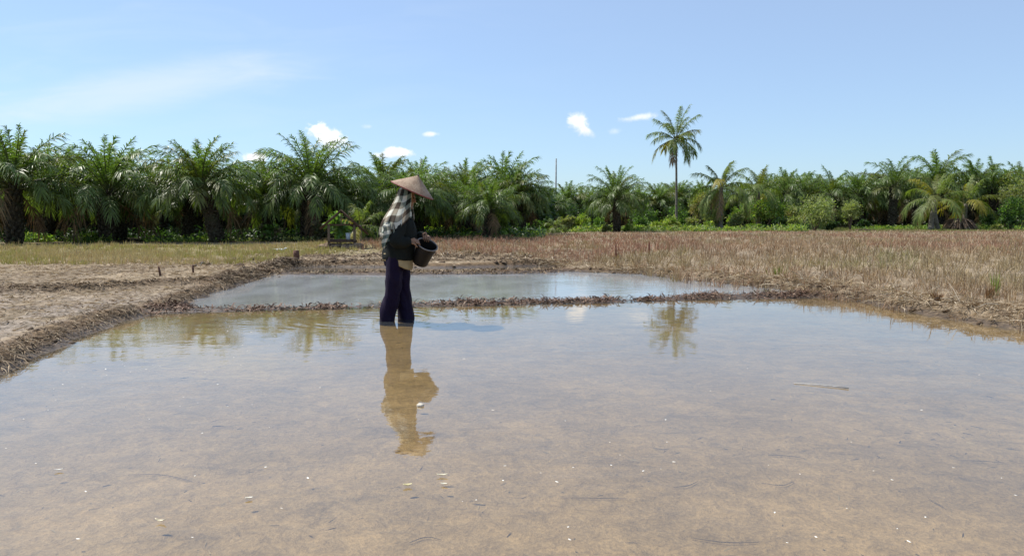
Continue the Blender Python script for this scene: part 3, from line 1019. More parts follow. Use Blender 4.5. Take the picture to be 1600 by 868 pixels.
weeds('weeds', [(-150, 40, 31, 34, 900, .2, DARK), (40, 175, 31.4, 33.5, 3000, .36, LIME + GREEN), (175, 270, 33, 35, 700, .2, DARK),
                (225, 350, 31.5, 33.5, 1800, .30, LIME + GREEN + DARK), (350, 500, 32.5, 35, 1500, .26, DARK + OLIVE), (-200, 850, 35.5, 54, 16000, .5, DARK), (560, 850, 41, 46, 5200, .55, GREEN + DARK + LIME),  # the wide dark span is added to cover sunlit ground under the palms
                (850, 1260, 52.5, 55, 5200, .45, LIME + GREEN + OLIVE), (1330, 1600, 62, 67, 3800, .40, GREEN + LIME), (1600, 1800, 60, 66, 1500, .4, GREEN)],
      'green weeds and seedlings along the foot of the palms, with dark undergrowth added as shade')

# the wood farther back, one mass
def forest(name, spans, label):
    bag = Bag()
    for (x0, x1, d0, d1, n, hlo, hhi, cols) in spans:
        px = rng.uniform(x0, x1, n); dep = rng.uniform(d0, d1, n)
        xx = (px - 800) / FPX * dep
        hmax = hlo + (hhi - hlo) * vnoise(xx * .25, dep * .25, 9)
        zz = 0.1 + hmax * rng.random(n) ** .8
        d = unit(rng.normal(0, .7, (n, 3)) + np.array([0, 0, .35]))
        w = unit(np.cross(d, rng.normal(0, 1, (n, 3))))
        c = np.array(cols)[rng.integers(0, len(cols), n)] * rng.uniform(.6, 1.3, (n, 1))
        bag.blades(np.stack([xx, dep, zz], 1), d, w, rng.uniform(.5, 1.1, n), .22, .6, c, None, .5)
    o = mesh_obj(name, bag.mesh(name), M_LEAF)
    kind(o, 'stuff', label, 'forest')
forest('forest', [(-300, 860, 62, 70, 42000, 2.6, 3.8, DARK), (830, 1310, 86, 96, 12000, 2.2, 3.4, DARK + GREEN), (1250, 1900, 93, 102, 14000, 2.8, 4.4, DARK)],
       'dense far wood closing the plantation behind the palms')

# ------------------------------------------------------------------ stubble, grass and straw
M_STRAW = blade_mat('dry_straw', 0.75, 0.2, 0.22, (1.15, 1.05, 0.75))
M_MUDSTRAW = blade_mat('muddy_straw', 0.7, 0.3, 0.0)
rng = np.random.default_rng(404)
STUB = gp([(560, 392), (640, 398), (730, 399), (800, 401), (880, 409), (940, 415), (1010, 424), (1100, 436), (1200, 447), (1290, 456), (1360, 466), (1450, 480),
           (1600, 500), (1900, 542), (2400, 560), (2400, 362.5), (1700, 361), (1250, 361.5), (1000, 362.5), (820, 366.5), (560, 374)], 0.12)

def scatter(poly, n_per_m2, d0, d1, xlim=0.86):
    """random points in a polygon between two distances, inside the view with a margin"""
    w = 2 * xlim * d1
    n = int(n_per_m2 * w * (d1 - d0))
    x = rng.uniform(-xlim * d1, xlim * d1, n)
    y = rng.uniform(d0, d1, n)
    k = (np.abs(x) < xlim * y + 1.0) & (poly_sdf(x, y, poly) < 0)
    return x[k], y[k]

def tufts(bag, x, y, z, nb, h, width, spread, splay, colfun, droop=0.35, hv=0.3):
    n = len(x)
    if n == 0:
        return
    if h > .25:                                  # trodden down along the water
        h = h * (.52 + .48 * sstep(.4, 1.9, poly_sdf(x, y, POOL1)))
    hh = h * rng.uniform(1 - hv, 1 + hv, n) * (.62 + .76 * fbm(x * .7, y * .7, 3, 67))
    x, y, z, hh = (np.repeat(a, nb) for a in (x, y, z, hh))
    m = len(x)
    a = rng.uniform(0, 6.283, m)
    r = np.sqrt(rng.random(m))
    o = np.stack([np.cos(a), np.sin(a), np.zeros(m)], 1)
    lean = np.abs(rng.normal(0, splay, m))
    d = unit(o * lean[:, None] + np.array([0, 0, 1.0]))
    s = unit(np.cross(d, rng.normal(0, 1, (m, 3))))
    b = np.stack([x, y, z - 0.02], 1) + o * (r * spread)[:, None]
    l = hh * rng.uniform(.55, 1.1, m)
    c, tc = colfun(x, y, m)
    bag.blades(b, d, s, l, width * rng.uniform(.7, 1.3, m), droop * rng.uniform(.2, 1.5, m), c, tc, .9)

def stub_col(x, y, m):
    tan = np.array([.37, .28, .175]); pink = np.array([.33, .18, .125]); olive = np.array([.25, .245, .10]); pale = np.array([.46, .38, .27]); brown = np.array([.20, .135, .085])
    A = vnoise(x * .35 + 7, y * .16, 41); B = vnoise(x * .8, y * .45, 43); C = rng.random(m)
    redzone = np.exp(-((x - 1.0) / 5.5) ** 2) * sstep(17, 24, y) * (1 - sstep(44, 52, y))
    wp = np.clip(sstep(.42, .75, A) * .6 + redzone * 1.0 + .22, 0, .95)[:, None]
    wo = (np.clip(sstep(.55, .80, B) * .6 + sstep(3.5, 9, x) * sstep(26, 12, y) * .35, 0, .8))[:, None]
    c = tan * (1 - wp) + pink * wp
    c = c * (1 - wo) + olive * wo
    c = np.where((C < .16)[:, None], pale, c)
    c = np.where((C > .86)[:, None], brown, c)
    c = c * rng.uniform(.75, 1.25, (m, 1))
    return np.clip(c * .98, 0, 1), np.clip(c * 1.22, 0, 1)

bag = Bag()
for d0, d1, dens, nb, wd, sp in ((6.5, 12, 30, 15, .006, .055), (12, 19, 26, 11, .008, .06), (19, 30, 19, 9, .012, .08), (30, 43, 12, 7, .018, .10), (43, 57, 9, 6, .024, .12)):
    x, y = scatter(STUB, dens, d0, d1)
    keep = rng.random(len(x)) < (.30 + .8 * fbm(x * .9, y * .9, 3, 61))
    x, y = x[keep], y[keep]
    tufts(bag, x, y, gz(x, y), nb, .30 if d1 < 31 else (.23 if d1 < 44 else .17), wd, sp, .46, stub_col, .6, .45)
st = mesh_obj('stubble', bag.mesh('stubble'), M_STRAW)
kind(st, 'stuff', 'dry pinkish tan rice stubble standing over the right-hand field', 'stubble')

# grass of the left field
def grass_col(x, y, m):
    A = vnoise(x * .5, y * .5, 71)[:, None]; C = rng.random((m, 1))
    g = np.array([.31, .31, .085]); dr = np.array([.46, .38, .20]); rd = np.array([.36, .25, .14])
    w = np.clip(sstep(.4, .7, A) * .8 + .15 * (C > .5), 0, 1)
    c = g * (1 - w) + dr * w
    c = np.where(C > .85, rd, c) * rng.uniform(.75, 1.2, (m, 1))
    tip = c * .5 + np.array([.44, .34, .20]) * .5
    return np.clip(c, 0, 1), np.clip(tip, 0, 1)
GRASS = gp([(-500, 417), (0, 416), (250, 413), (430, 410), (470, 402), (520, 396), (560, 392), (560, 376), (500, 380), (380, 384), (-500, 386)], 0.12)
bag = Bag()
for d0, d1, dens, nb, wd in ((17, 23, 48, 9, .009), (23, 33, 26, 8, .013)):
    x, y = scatter(GRASS, dens, d0, d1)
    keep = rng.random(len(x)) < (.2 + 1.0 * fbm(x * .6, y * .6, 3, 63))
    x, y = x[keep], y[keep]
    tufts(bag, x, y, gz(x, y), nb, .21, wd, .08, .35, grass_col, .4, .4)
LAWN = gp([(1290, 363), (1600, 363), (2200, 363), (2200, 355), (1600, 354), (1290, 356)], 0.12)
x, y = scatter(LAWN, 6, 52, 72)
def lawn_col(x, y, m):
    c = np.array([.19, .21, .06]) * rng.uniform(.7, 1.3, (m, 1))
    return c, c * 1.1
tufts(bag, x, y, gz(x, y), 5, .16, .04, .12, .5, lawn_col)
gr = mesh_obj('grass', bag.mesh('grass'), M_STRAW)
kind(gr, 'stuff', 'short yellowing grass on the left field and below the far palms', 'grass')

# straw and roots lying on the banks
def band(n, x0, x1, y0, y1, lo, hi, sel):
    x = rng.uniform(x0, x1, n); y = rng.uniform(y0, y1, n)
    z, d, d1, d2, d3, mid, right = terrain(x, y)
    k = (d > lo) & (d < hi) & sel(x, y, d, mid, right)
    return x[k], y[k], z[k], d[k]

def outward(x, y):
    e = 0.05
    def dd(a, b):
        return np.minimum(np.minimum(poly_sdf(a, b, POOL1), poly_sdf(a, b, POOL2)), poly_sdf(a, b, POOL3))
    g = np.stack([dd(x + e, y) - dd(x - e, y), dd(x, y + e) - dd(x, y - e), 0 * x], 1)
    return unit(g)                              # points away from the water

def litter(bag, x, y, z, l0, l1, w0, w1, cols, flat=0.25, lift=.012, toward=0.0, droop=.4):
    m = len(x)
    if m == 0:
        return
    a = rng.uniform(0, 6.283, m)
    d = np.stack([np.cos(a), np.sin(a), np.abs(rng.normal(0, flat, m))], 1)
    if toward:
        d = d - outward(x, y) * toward
    d = unit(d)
    s = unit(np.cross(d, rng.normal(0, 1, (m, 3)) * .5 + np.array([0, 0, 1.0])))
    c = np.array(cols)[rng.integers(0, len(cols), m)] * rng.uniform(.65, 1.3, (m, 1))
    bag.blades(np.stack([x, y, z + lift * rng.random(m)], 1), d, s, rng.uniform(l0, l1, m), rng.uniform(w0, w1, m), droop, np.clip(c, 0, 1), None, .9)

BROWN = [(.15, .10, .055), (.20, .14, .08), (.10, .065, .038), (.30, .22, .13), (.25, .175, .10)]
REDBROWN = [(.13, .075, .047), (.17, .10, .065), (.10, .056, .038), (.23, .15, .10), (.15, .08, .052)]
PALESTRAW = [(.44, .36, .25), (.36, .28, .18), (.52, .44, .33), (.27, .20, .125), (.20, .14, .09)]

bag = Bag()
# left bank: matted dry grass hanging to the water
x, y, z, d = band(150000, -8, -2.0, 2.2, 19, 0.02, .80, lambda x, y, d, m, r: (m < .4) & (r < .5) & ((y < 14) | (x < -4.6)) & (rng.random(len(x)) < np.exp(-((d - .20) / .15) ** 2) * (.25 + 1.2 * vnoise(x * 3, y * 3, 81))))
litter(bag, x, y, z, .05, .18, .004, .009, [tuple(.8 * v for v in b_) for b_ in BROWN] * 4 + PALESTRAW[1:2], .30, .03, .8, .9)
# cross bank in the left field and the two mud rows
for ln, w, n in ((CROSS, .22, 90000), (ROW1, .25, 60000), (ROW2, .3, 60000)):
    lx = [p[0] for p in ln]; ly = [p[1] for p in ln]
    x = rng.uniform(max(min(lx), -12) - .5, max(lx) + .5, n); y = rng.uniform(min(ly) - .6, max(ly) + .6, n)
    dl = line_dist(x, y, ln)
    k = rng.random(n) < np.exp(-(dl / w) ** 2) * (.25 + 1.3 * vnoise(x * 2, y * 2, 83)) * (.6 if ln is CROSS else .3)
    x, y = x[k], y[k]
    litter(bag, x, y, gz(x, y), .07, .20, .007, .014, BROWN, .35, .02, 0, .7)
# the low bund between the two pools: dark roots and stems
x, y, z, d = band(200000, -5, 6, 8.6, 12.2, 0.0, .5, lambda x, y, d, m, r: (m > .35) & (rng.random(len(x)) < .04 + .55 * vnoise(x * 2.2, y * 2.2, 85) ** 2))
k = np.ones(len(x), bool)
for g, w in GAPS:
    k &= rng.random(len(x)) > .92 * np.exp(-((x - g[0]) / w) ** 2)
x, y, z = x[k], y[k], z[k]
litter(bag, x, y, z, .03, .17, .006, .016, REDBROWN * 2 + [(.24, .17, .12)], .75, .02, 0, .7)
x, y, z, d = band(60000, -7, 6, 15.2, 17.2, 0.0, .5, lambda x, y, d, m, r: (m > .3) & (rng.random(len(x)) < .3 * vnoise(x * 2.6, y * 2.6, 86)))
litter(bag, x, y, z, .04, .14, .010, .02, BROWN, .8, .03, 0, .6)
# behind the pools
x, y, z, d = band(60000, -7, 3, 16.5, 24, .1, 6, lambda x, y, d, m, r: (rng.random(len(x)) < .3 * vnoise(x * .9, y * 2.6, 88) ** 2))
litter(bag, x, y, z, .05, .2, .010, .02, BROWN + PALESTRAW, .6, .03, 0, .6)
ms = mesh_obj('straw_litter', bag.mesh('straw_litter'), M_MUDSTRAW)
kind(ms, 'stuff', 'matted brown straw and roots along the muddy banks', 'straw')

bag = Bag()
# right bank: bleached straw
x, y, z, d = band(240000, 0.5, 9.5, 5.0, 19, 0.03, 1.15, lambda x, y, d, m, r: (m < .4) & (x > .6) & (rng.random(len(x)) < np.exp(-((d - .42) / .42) ** 2) * (.05 + .9 * vnoise(x * 2.2, y * 2.2, 91) ** 1.5)))
litter(bag, x, y, z, .08, .34, .005, .011, PALESTRAW + BROWN[:2], .22, .05, 0, .5)
x, y, z, d = band(40000, 0.5, 9.5, 5.0, 19, 0.02, .35, lambda x, y, d, m, r: (m < .4) & (x > .6) & (rng.random(len(x)) < .6 * vnoise(x * 3, y * 3, 93)))
litter(bag, x, y, z, .05, .15, .006, .013, BROWN, .5, .02, .5, .7)
# a few bent stalks standing at the edge of the stubble
x, y, z, d = band(6000, 0.5, 9.5, 5.0, 17, 0.25, .95, lambda x, y, d, m, r: (m < .4) & (x > .6))
x, y, z = x[:900], y[:900], z[:900]
litter(bag, x, y, z, .15, .42, .006, .010, PALESTRAW[:3], 1.1, .0, 0, .35)
# chips on the left flat
x, y, z, d = band(260000, -11, -2.5, 5.0, 19, .5, 12, lambda x, y, d, m, r: (m < .4) & (rng.random(len(x)) < .04 + .26 * vnoise(x * 1.6, y * 1.6, 95)))
litter(bag, x, y, z, .03, .14, .005, .012, PALESTRAW + BROWN + BROWN, .15, .012, 0, .3)
ps = mesh_obj('straw_litter', bag.mesh('straw_chips'), M_STRAW)
kind(ps, 'stuff', 'bleached straw lying on the field and the right-hand bank', 'straw')

# drowned straw and rot on the bottom of the front pool
bag = Bag()
x = rng.uniform(-4.5, 5.5, 26000); y = 2.3 + 7.5 * rng.random(26000) ** 1.3
z, d, d1, d2, d3, mid, right = terrain(x, y)
k = (d1 < -.12) & (rng.random(len(x)) < .01 + .35 * vnoise(x * 1.3, y * 1.3, 201) ** 4)
x, y, z = x[k], y[k], z[k]
litter(bag, x, y, z, .012, .07, .002, .006, [(.16, .115, .07), (.11, .08, .05), (.42, .34, .22), (.24, .18, .10)], .05, .004, 0, .1)
sb = mesh_obj('straw_litter', bag.mesh('sunken_straw'), M_MUDSTRAW)
kind(sb, 'stuff', 'rotting straw scattered on the bottom of the front pool', 'straw')

# clods of mud on the banks
def clod_mesh(seed):
    r = np.random.default_rng(seed)
    import bmesh
    bm = bmesh.new()
    bmesh.ops.create_icosphere(bm, subdivisions=2, radius=1.0)
    off = r.normal(0, 1, (6, 3))
    for v in bm.verts:
        c = np.array(v.co)
        f = 1 + sum(.16 * math.sin(3.1 * float(np.dot(c, o)) + k) for k, o in enumerate(off)) * .5
        v.co = (c[0] * f, c[1] * f * .9, c[2] * f * .62)
    vs_ = np.array([v.co[:] for v in bm.verts]); fs = np.array([[v.index for v in f.verts] for f in bm.faces])
    bm.free()
    return vs_, fs
CL = [clod_mesh(s) for s in range(4)]
M_CLOD = plain_mat('wet_mud', (0.105, 0.070, 0.043), .75, .2, .5, 18, .6)
bag = Bag()
def clods(x, y, z, s0, s1):
    for i in range(len(x)):
        v, f = CL[i % 4]
        a = rng.uniform(0, 6.28); s = rng.uniform(s0, s1)
        rot = np.array([[math.cos(a), -math.sin(a), 0], [math.sin(a), math.cos(a), 0], [0, 0, 1]])
        bag.add((v * s * rng.uniform(.75, 1.25, 3)) @ rot.T + (x[i], y[i], z[i] + s * .1), None, f)
x, y, z, d = band(6000, -5, 6, 8.6, 12.2, 0.05, .4, lambda x, y, d, m, r: (m > .45) & (rng.random(len(x)) < .5 * vnoise(x * 2.6, y * 2.6, 85)))
clods(x[:150], y[:150], z[:150] - .01, .012, .032)
x, y, z, d = band(4000, -8, -2, 2.5, 19, 0.0, .5, lambda x, y, d, m, r: (m < .4) & (r < .5))
clods(x[:170], y[:170], z[:170] - .01, .012, .04)
x, y, z, d = band(3000, .5, 9, 5, 19, 0.0, .6, lambda x, y, d, m, r: (m < .4) & (x > .6))
clods(x[:160], y[:160], z[:160], .015, .05)
x, y, z, d = band(3000, -7, 3, 16.5, 22, .1, 5, lambda x, y, d, m, r: r < .9)
clods(x[:160], y[:160], z[:160], .03, .09)
cl = mesh_obj('mud', bag.mesh('mud_clods', True), M_CLOD)
kind(cl, 'stuff', 'dark clods of mud on the low banks', 'mud')

# ------------------------------------------------------------------ the farmer
rng = np.random.default_rng(9)

def solid(bag, voxel, smooth_it, wrinkle=0.0, wscale=9.0, seed=3, name='mesh'):
    """melt closed shapes into one continuous surface"""
    o = mesh_obj('tmp', bag.mesh('tmp'), None)
    md = o.modifiers.new('r', 'REMESH'); md.mode = 'VOXEL'; md.voxel_size = voxel; md.use_smooth_shade = True
    if smooth_it:
        ms_ = o.modifiers.new('s', 'SMOOTH'); ms_.factor = 0.5; ms_.iterations = smooth_it
    dg = bpy.context.evaluated_depsgraph_get()
    me = bpy.data.meshes.new_from_object(o.evaluated_get(dg))
    me.name = name
    old = o.data
    bpy.data.objects.remove(o); bpy.data.meshes.remove(old)
    n = len(me.vertices)
    if wrinkle:
        co = np.zeros(n * 3, np.float32); me.vertices.foreach_get('co', co); co = co.reshape(-1, 3)
        no = np.zeros(n * 3, np.float32); me.vertices.foreach_get('normal', no); no = no.reshape(-1, 3)
        w = fbm(co[:, 0] * wscale + co[:, 2] * wscale * .45 + 5, co[:, 1] * wscale - co[:, 2] * wscale * .35 + 9, 3, seed) - .5
        co = co + no * (w * wrinkle)[:, None]
        me.vertices.foreach_set('co', co.astype(np.float32).ravel())
    me.polygons.foreach_set('use_smooth', np.ones(len(me.polygons), bool))
    me.update()
    return me

def rings(bag, rows, seg=28):
    """closed loft of ellipses: rows of (cx, cy, z, rx, ry)"""
    a = np.linspace(0, 2 * math.pi, seg, endpoint=False)
    V = np.concatenate([np.stack([r[0] + np.cos(a) * r[3], r[1] + np.sin(a) * r[4], np.full(seg, r[2])], 1) for r in rows])
    n = len(rows)
    Q = [(k * seg + j, k * seg + (j + 1) % seg, (k + 1) * seg + (j + 1) % seg, (k + 1) * seg + j) for k in range(n - 1) for j in range(seg)]
    V = np.concatenate([V, [[rows[0][0], rows[0][1], rows[0][2]], [rows[-1][0], rows[-1][1], rows[-1][2]]]])
    T = [(n * seg, (j + 1) % seg, j) for j in range(seg)] + [(n * seg + 1, (n - 1) * seg + j, (n - 1) * seg + (j + 1) % seg) for j in range(seg)]
    return bag.add(V, Q, T)

def dense(pts, rad, n=14):
    """resample a limb so that it bends smoothly"""
    pts = np.asarray(pts, float); rad = np.asarray(rad, float)
    if rad.ndim == 1:
        rad = np.stack([rad, rad], 1)
    L = np.concatenate([[0], np.cumsum(np.linalg.norm(np.diff(pts, axis=0), axis=1))])
    s = np.linspace(0, L[-1], n)
    P = np.stack([np.interp(s, L, pts[:, k]) for k in range(3)], 1)
    Rd = np.stack([np.interp(s, L, rad[:, k]) for k in range(2)], 1)
    for _ in range(2):
        P[1:-1] = (P[:-2] + 2 * P[1:-1] + P[2:]) / 4
        Rd[1:-1] = (Rd[:-2] + 2 * Rd[1:-1] + Rd[2:]) / 4
    # round the ends
    P = np.concatenate([[P[0] - unit(P[1] - P[0]) * Rd[0].min() * .5], P, [P[-1] + unit(P[-1] - P[-2]) * Rd[-1].min() * .5]])
    Rd = np.concatenate([[Rd[0] * .55], Rd, [Rd[-1] * .55]])
    return P, Rd

A = np.array
# bucket placement first, the hands close on it
BC = A([.360, -.10, .836])                           # centre of the rim
BA = unit(A([.112, -.125, .236]))                     # its axis, pointing out of the mouth
BU = unit(A([-1.0, 0, 0]) - BA * np.dot(BA, A([-1.0, 0, 0])))     # towards the farmer
BW = np.cross(BA, BU)
if BW[1] < 0:
    BW = -BW                                         # towards the far side
BR, BB, BH = .116, .086, .250

def hand(bag, wrist, grip_dir, slide, seed):
    """a hand whose four fingers hook over the rim of the bucket; the thumb stays outside"""
    g = unit(grip_dir)                               # from bucket centre to the gripped rim point, in the rim plane
    rim = BC + g * BR
    tan = unit(np.cross(BA, g)) * slide
    kn = rim + g * .035 + BA * .020
    bag.tube(*dense([wrist, (wrist + kn) / 2 + g * .006, kn], [(.024, .019), (.034, .016), (.038, .013)], 8), 12)
    for k, (ln, rr) in enumerate(((.066, .0082), (.074, .0086), (.070, .0082), (.055, .0072))):
        off = tan * (.033 - .022 * k)
        p0 = kn + off - g * .004
        p1 = rim + off + BA * .017
        p2 = rim + off - g * .018 + BA * .010
        p3 = p2 - BA * (ln - .038) - g * .006
        bag.tube(*dense([p0, p1, p2, p3], [rr * 1.1, rr, rr * .95, rr * .8], 12), 8)
    th0 = wrist + (kn - wrist) * .35 + tan * .026
    th1 = th0 + (kn - wrist) * .35 + tan * .022 - g * .006
    th2 = rim + tan * .062 + g * .014 - BA * .012
    bag.tube(*dense([th0, th1, th2], [.0115, .0105, .0085], 10), 8)

body = Bag()
# legs and feet
def leg(b, hip, knee, ank, toe):
    b.tube(*dense([hip, (A(hip) + A(knee)) / 2, knee, A(knee) * .6 + A(ank) * .4, ank], [.082, .07, .052, .052, .036], 18), 14)
    heel = A(ank) + A([-.045, 0, -.035]); ball = A(ank) + A([.11, 0, -.045]); tip = A(ank) + A([.165, 0, -.05])
    b.tube(*dense([heel, A(ank) + A([.03, 0, -.03]), ball, tip], [(.03, .03), (.036, .036), (.038, .022), (.03, .014)], 10), 10)
leg(body, (.0, -.085, .74), (-.035, -.09, .38), (-.10, -.10, -.03), 0)
leg(body, (.04, .085, .74), (.085, .088, .38), (.10, .09, -.03), 0)
rings(body, [(.02, 0, .66, .05, .09), (.02, 0, .72, .115, .15), (.02, 0, .80, .115, .155), (.03, 0, .92, .095, .125), (.045, 0, 1.02, .105, .145), (.06, 0, 1.10, .095, .165),
             (.072, 0, 1.155, .07, .12), (.078, 0, 1.19, .045, .05)])
body.tube(*dense([(.078, 0, 1.14), (.095, 0, 1.22), (.115, 0, 1.30)], [.052, .046, .047], 8), 14)
# head: skull, jaw, nose, ears, lips
def ell(b, c, r, tilt=0.0, seg=20, n=14):
    t_ = np.linspace(0, math.pi, n)[1:-1]
    a = np.linspace(0, 2 * math.pi, seg, endpoint=False)
    V = [(r[0] * math.sin(q) * math.cos(p), r[1] * math.sin(q) * math.sin(p), -r[2] * math.cos(q)) for q in t_ for p in a]
    V = A(V + [(0, 0, -r[2]), (0, 0, r[2])])
    ct, st_ = math.cos(tilt), math.sin(tilt)
    V = V @ A([[ct, 0, st_], [0, 1, 0], [-st_, 0, ct]]).T + A(c)
    m = n - 2
    Q = [(k * seg + j, k * seg + (j + 1) % seg, (k + 1) * seg + (j + 1) % seg, (k + 1) * seg + j) for k in range(m - 1) for j in range(seg)]
    T = [(m * seg, (j + 1) % seg, j) for j in range(seg)] + [(m * seg + 1, (m - 1) * seg + j, (m - 1) * seg + (j + 1) % seg) for j in range(seg)]
    b.add(V, Q, T)
HT = R(16)                                            # the head nods towards the water
HC = A([.128, 0, 1.352])
def hp(x, y_, z):
    c, s = math.cos(HT), math.sin(HT)
    return HC + A([x * c + z * s, y_, -x * s + z * c])
ell(body, HC + A([-.005, 0, .02]), (.092, .074, .092), HT)
ell(body, hp(.022, 0, -.045), (.066, .058, .072), HT)
body.tube(*dense([hp(.082, 0, .018), hp(.098, 0, -.012), hp(.096, 0, -.024)], [.008, .012, .013], 6), 8)
ell(body, hp(.078, 0, -.058), (.014, .024, .007), HT, 10, 8)
ell(body, hp(.075, 0, -.070), (.014, .021, .008), HT, 10, 8)
ell(body, hp(.068, 0, -.098), (.020, .024, .016), HT, 10, 8)
for s in (-1, 1):
    ell(body, hp(-.008, s * .076, -.012), (.018, .007, .030), HT, 10, 8)
    ell(body, hp(.078, s * .032, .030), (.010, .026, .007), HT, 10, 8)
# arms
SR, ER, WR = A([.085, -.170, 1.075]), A([.02, -.248, .858]), A([.185, -.185, .842])
SL, EL, WL = A([.085, .175, 1.085]), A([.16, .27, .87]), A([.335, .135, .90])
GR_ = BU * 1.0 - BW * .35
GL_ = BW * 1.0 + BU * .25
WR = BC + unit(GR_) * (BR + .095) - BA * .005
WL = BC + unit(GL_) * (BR + .095) - BA * .02
for S_, E_, W_ in ((SR, ER, WR), (SL, EL, WL)):
    body.tube(*dense([S_, (S_ + E_) / 2, E_, (E_ * .6 + W_ * .4), W_], [.050, .044, .038, .036, .025], 18), 12)
hand(body, WR, GR_, 1.0, 1)
hand(body, WL, GL_, -1.0, 2)
M_SKIN = plain_mat('skin', (.27, .15, .09), .5, .35, .12, 20)
me = solid(body, .0036, 2, name='person')
person = mesh_obj('person', me, M_SKIN)
person.location = (P0[0], P0[1], 0)
tag(person, 'farmer in conical hat, checkered scarf and dark jacket wading in profile in the flooded paddy', 'person')

eb = Bag()
M_EYE = plain_mat('eye', (.03, .02, .015), .15, .5, .05)
for s in (-1, 1):
    eb = Bag(); ell(eb, hp(.079, s * .031, .014), (.010, .012, .008), HT, 10, 8)
    mesh_obj('eye', eb.mesh('eye', True), M_EYE, person)

def cloth_mat(name, col, rough=.85, scale=260, bump=.25, var=.18):
    m, t, out = new_mat(name)
    co = t.n('ShaderNodeTexCoord').outputs['Object']
    big = t.noise(co, 7.0, 4, .6); wv = t.noise(co, scale, 2, .5)
    sc = t.n('ShaderNodeVectorMath', operation='SCALE'); sc.inputs[0].default_value = col
    t.set(sc.inputs['Scale'], t.ramp(big, .25, .75, 1 - var, 1 + var))
    p = principled(t, sc.outputs[0], rough, .15, t.bump(wv, bump, .002))
    t.t.links.new(p.outputs[0], out.inputs[0])
    return m

# jacket
jb = Bag()
rings(jb, [(.012, 0, .665, .176, .198), (.012, 0, .70, .180, .202), (.028, 0, .80, .178, .195), (.045, 0, .92, .178, .19), (.058, 0, 1.02, .172, .18), (.066, 0, 1.08, .145, .165),
           (.076, 0, 1.13, .10, .115), (.084, 0, 1.18, .055, .06)], 36)
for S_, E_, W_ in ((SR, ER, WR), (SL, EL, WL)):
    jb.tube(*dense([S_ + A([-.015, 0, -.005]), (S_ + E_) / 2, E_, E_ * .55 + W_ * .45, W_ * .90 + E_ * .10], [.070, .070, .068, .062, .052], 18), 16)
jm = solid(jb, .0075, 4, .050, 8.0, 3, 'jacket')
mesh_obj('jacket', jm, cloth_mat('dark_jacket_cloth', (.012, .0145, .013)), person)

# trousers
tb = Bag()
rings(tb, [(.02, 0, .88, .115, .14), (.02, 0, .80, .135, .155), (.02, 0, .72, .146, .165), (.022, 0, .62, .142, .165), (.022, 0, .56, .10, .13)], 30)
tb.tube(*dense([(.0, -.082, .70), (-.012, -.088, .50), (-.032, -.09, .34), (-.074, -.097, .12), (-.098, -.10, -.06)],
               [(.120, .085), (.126, .088), (.126, .085), (.122, .085), (.122, .09)], 20)[0:2], 20)
tb.tube(*dense([(.048, .080, .70), (.056, .084, .50), (.066, .086, .34), (.084, .09, .12), (.096, .09, -.06)],
               [(.110, .085), (.114, .088), (.112, .085), (.108, .085), (.108, .09)], 20)[0:2], 20)
tm = solid(tb, .0075, 3, .062, 9.0, 5, 'trousers')
mesh_obj('trousers', tm, cloth_mat('purple_black_trouser_cloth', (.011, .0065, .022)), person)

# shirt tail showing below the jacket
def sheet(name, grid, mat, parent, thick=.004, uv=None, smooth=True):
    g = np.asarray(grid)
    nr, nc = g.shape[:2]
    i = np.arange(nr * nc).reshape(nr, nc)
    q = np.stack([i[:-1, :-1], i[:-1, 1:], i[1:, 1:], i[1:, :-1]], -1).reshape(-1, 4)
    me = np_mesh(name, g.reshape(-1, 3), q, None, None, None if uv is None else np.asarray(uv).reshape(-1, 2), smooth)
    o = mesh_obj(name, me, mat, parent)
    md = o.modifiers.new('solid', 'SOLIDIFY'); md.thickness = thick; md.offset = 0
    return o
ph = np.linspace(0, 2 * math.pi, 73)
rows = []
for k in np.linspace(0, 1, 9):
    f = .5 + .5 * np.cos(ph + .45)
    zb = .660 - .105 * f ** 3
    z = .74 + (zb - .74) * k
    fold = 1 + .025 * np.sin(ph * 9 + 1) * k
    rows.append(np.stack([.018 + np.cos(ph) * .163 * fold, np.sin(ph) * .178 * fold, z], 1))
sheet('shirt', rows, cloth_mat('beige_shirt_cloth', (.40, .31, .17), .8, 200), person)

# checkered scarf over the head and shoulders
m, t, out = new_mat('checkered_scarf_cloth')
uvn = t.n('ShaderNodeUVMap'); uvn.uv_map = 'UVMap'
sp = t.n('ShaderNodeSeparateXYZ'); t.set(sp.inputs[0], uvn.outputs[0])
def band_(c, per):
    f = t.math('FRACT', t.math('DIVIDE', c, per))
    d_ = t.math('ABSOLUTE', t.math('SUBTRACT', f, .5))
    return t.ramp(d_, .235, .265)
b1, b2 = band_(sp.outputs[0], .135), band_(sp.outputs[1], .135)
tot = t.math('ADD', b1, b2)
co = t.n('ShaderNodeTexCoord').outputs['Object']
hue = t.ramp(t.noise(co, 3.0, 2, .5), .4, .6)
darkc = t.mix(hue, rgb(.012, .017, .015), rgb(.075, .052, .036))
midc = t.mix(hue, rgb(.15, .20, .17), rgb(.26, .22, .165))
c1 = t.mix(t.ramp(tot, .3, .7), darkc, midc)
c2 = t.mix(t.ramp(tot, 1.3, 1.7), c1, rgb(.56, .55, .47))
wv = t.noise(co, 240, 2, .5)
p = principled(t, c2, .85, .12, t.bump(wv, .25, .002))
t.t.links.new(p.outputs[0], out.inputs[0])
M_SCARF = m
prof_z = [1.475, 1.45, 1.40, 1.33, 1.26, 1.20, 1.14, 1.08, 1.02, .965]
xb = [.085, .045, .022, -.005, -.045, -.082, -.118, -.145, -.160, -.166]
xf = [.165, .205, .222, .222, .224, .230, .240, .248, .246, .236]
ry = [.045, .072, .088, .096, .122, .165, .215, .248, .262, .268]
a0 = R(46)
phi = np.linspace(a0, 2 * math.pi - a0, 92)
NK = 46
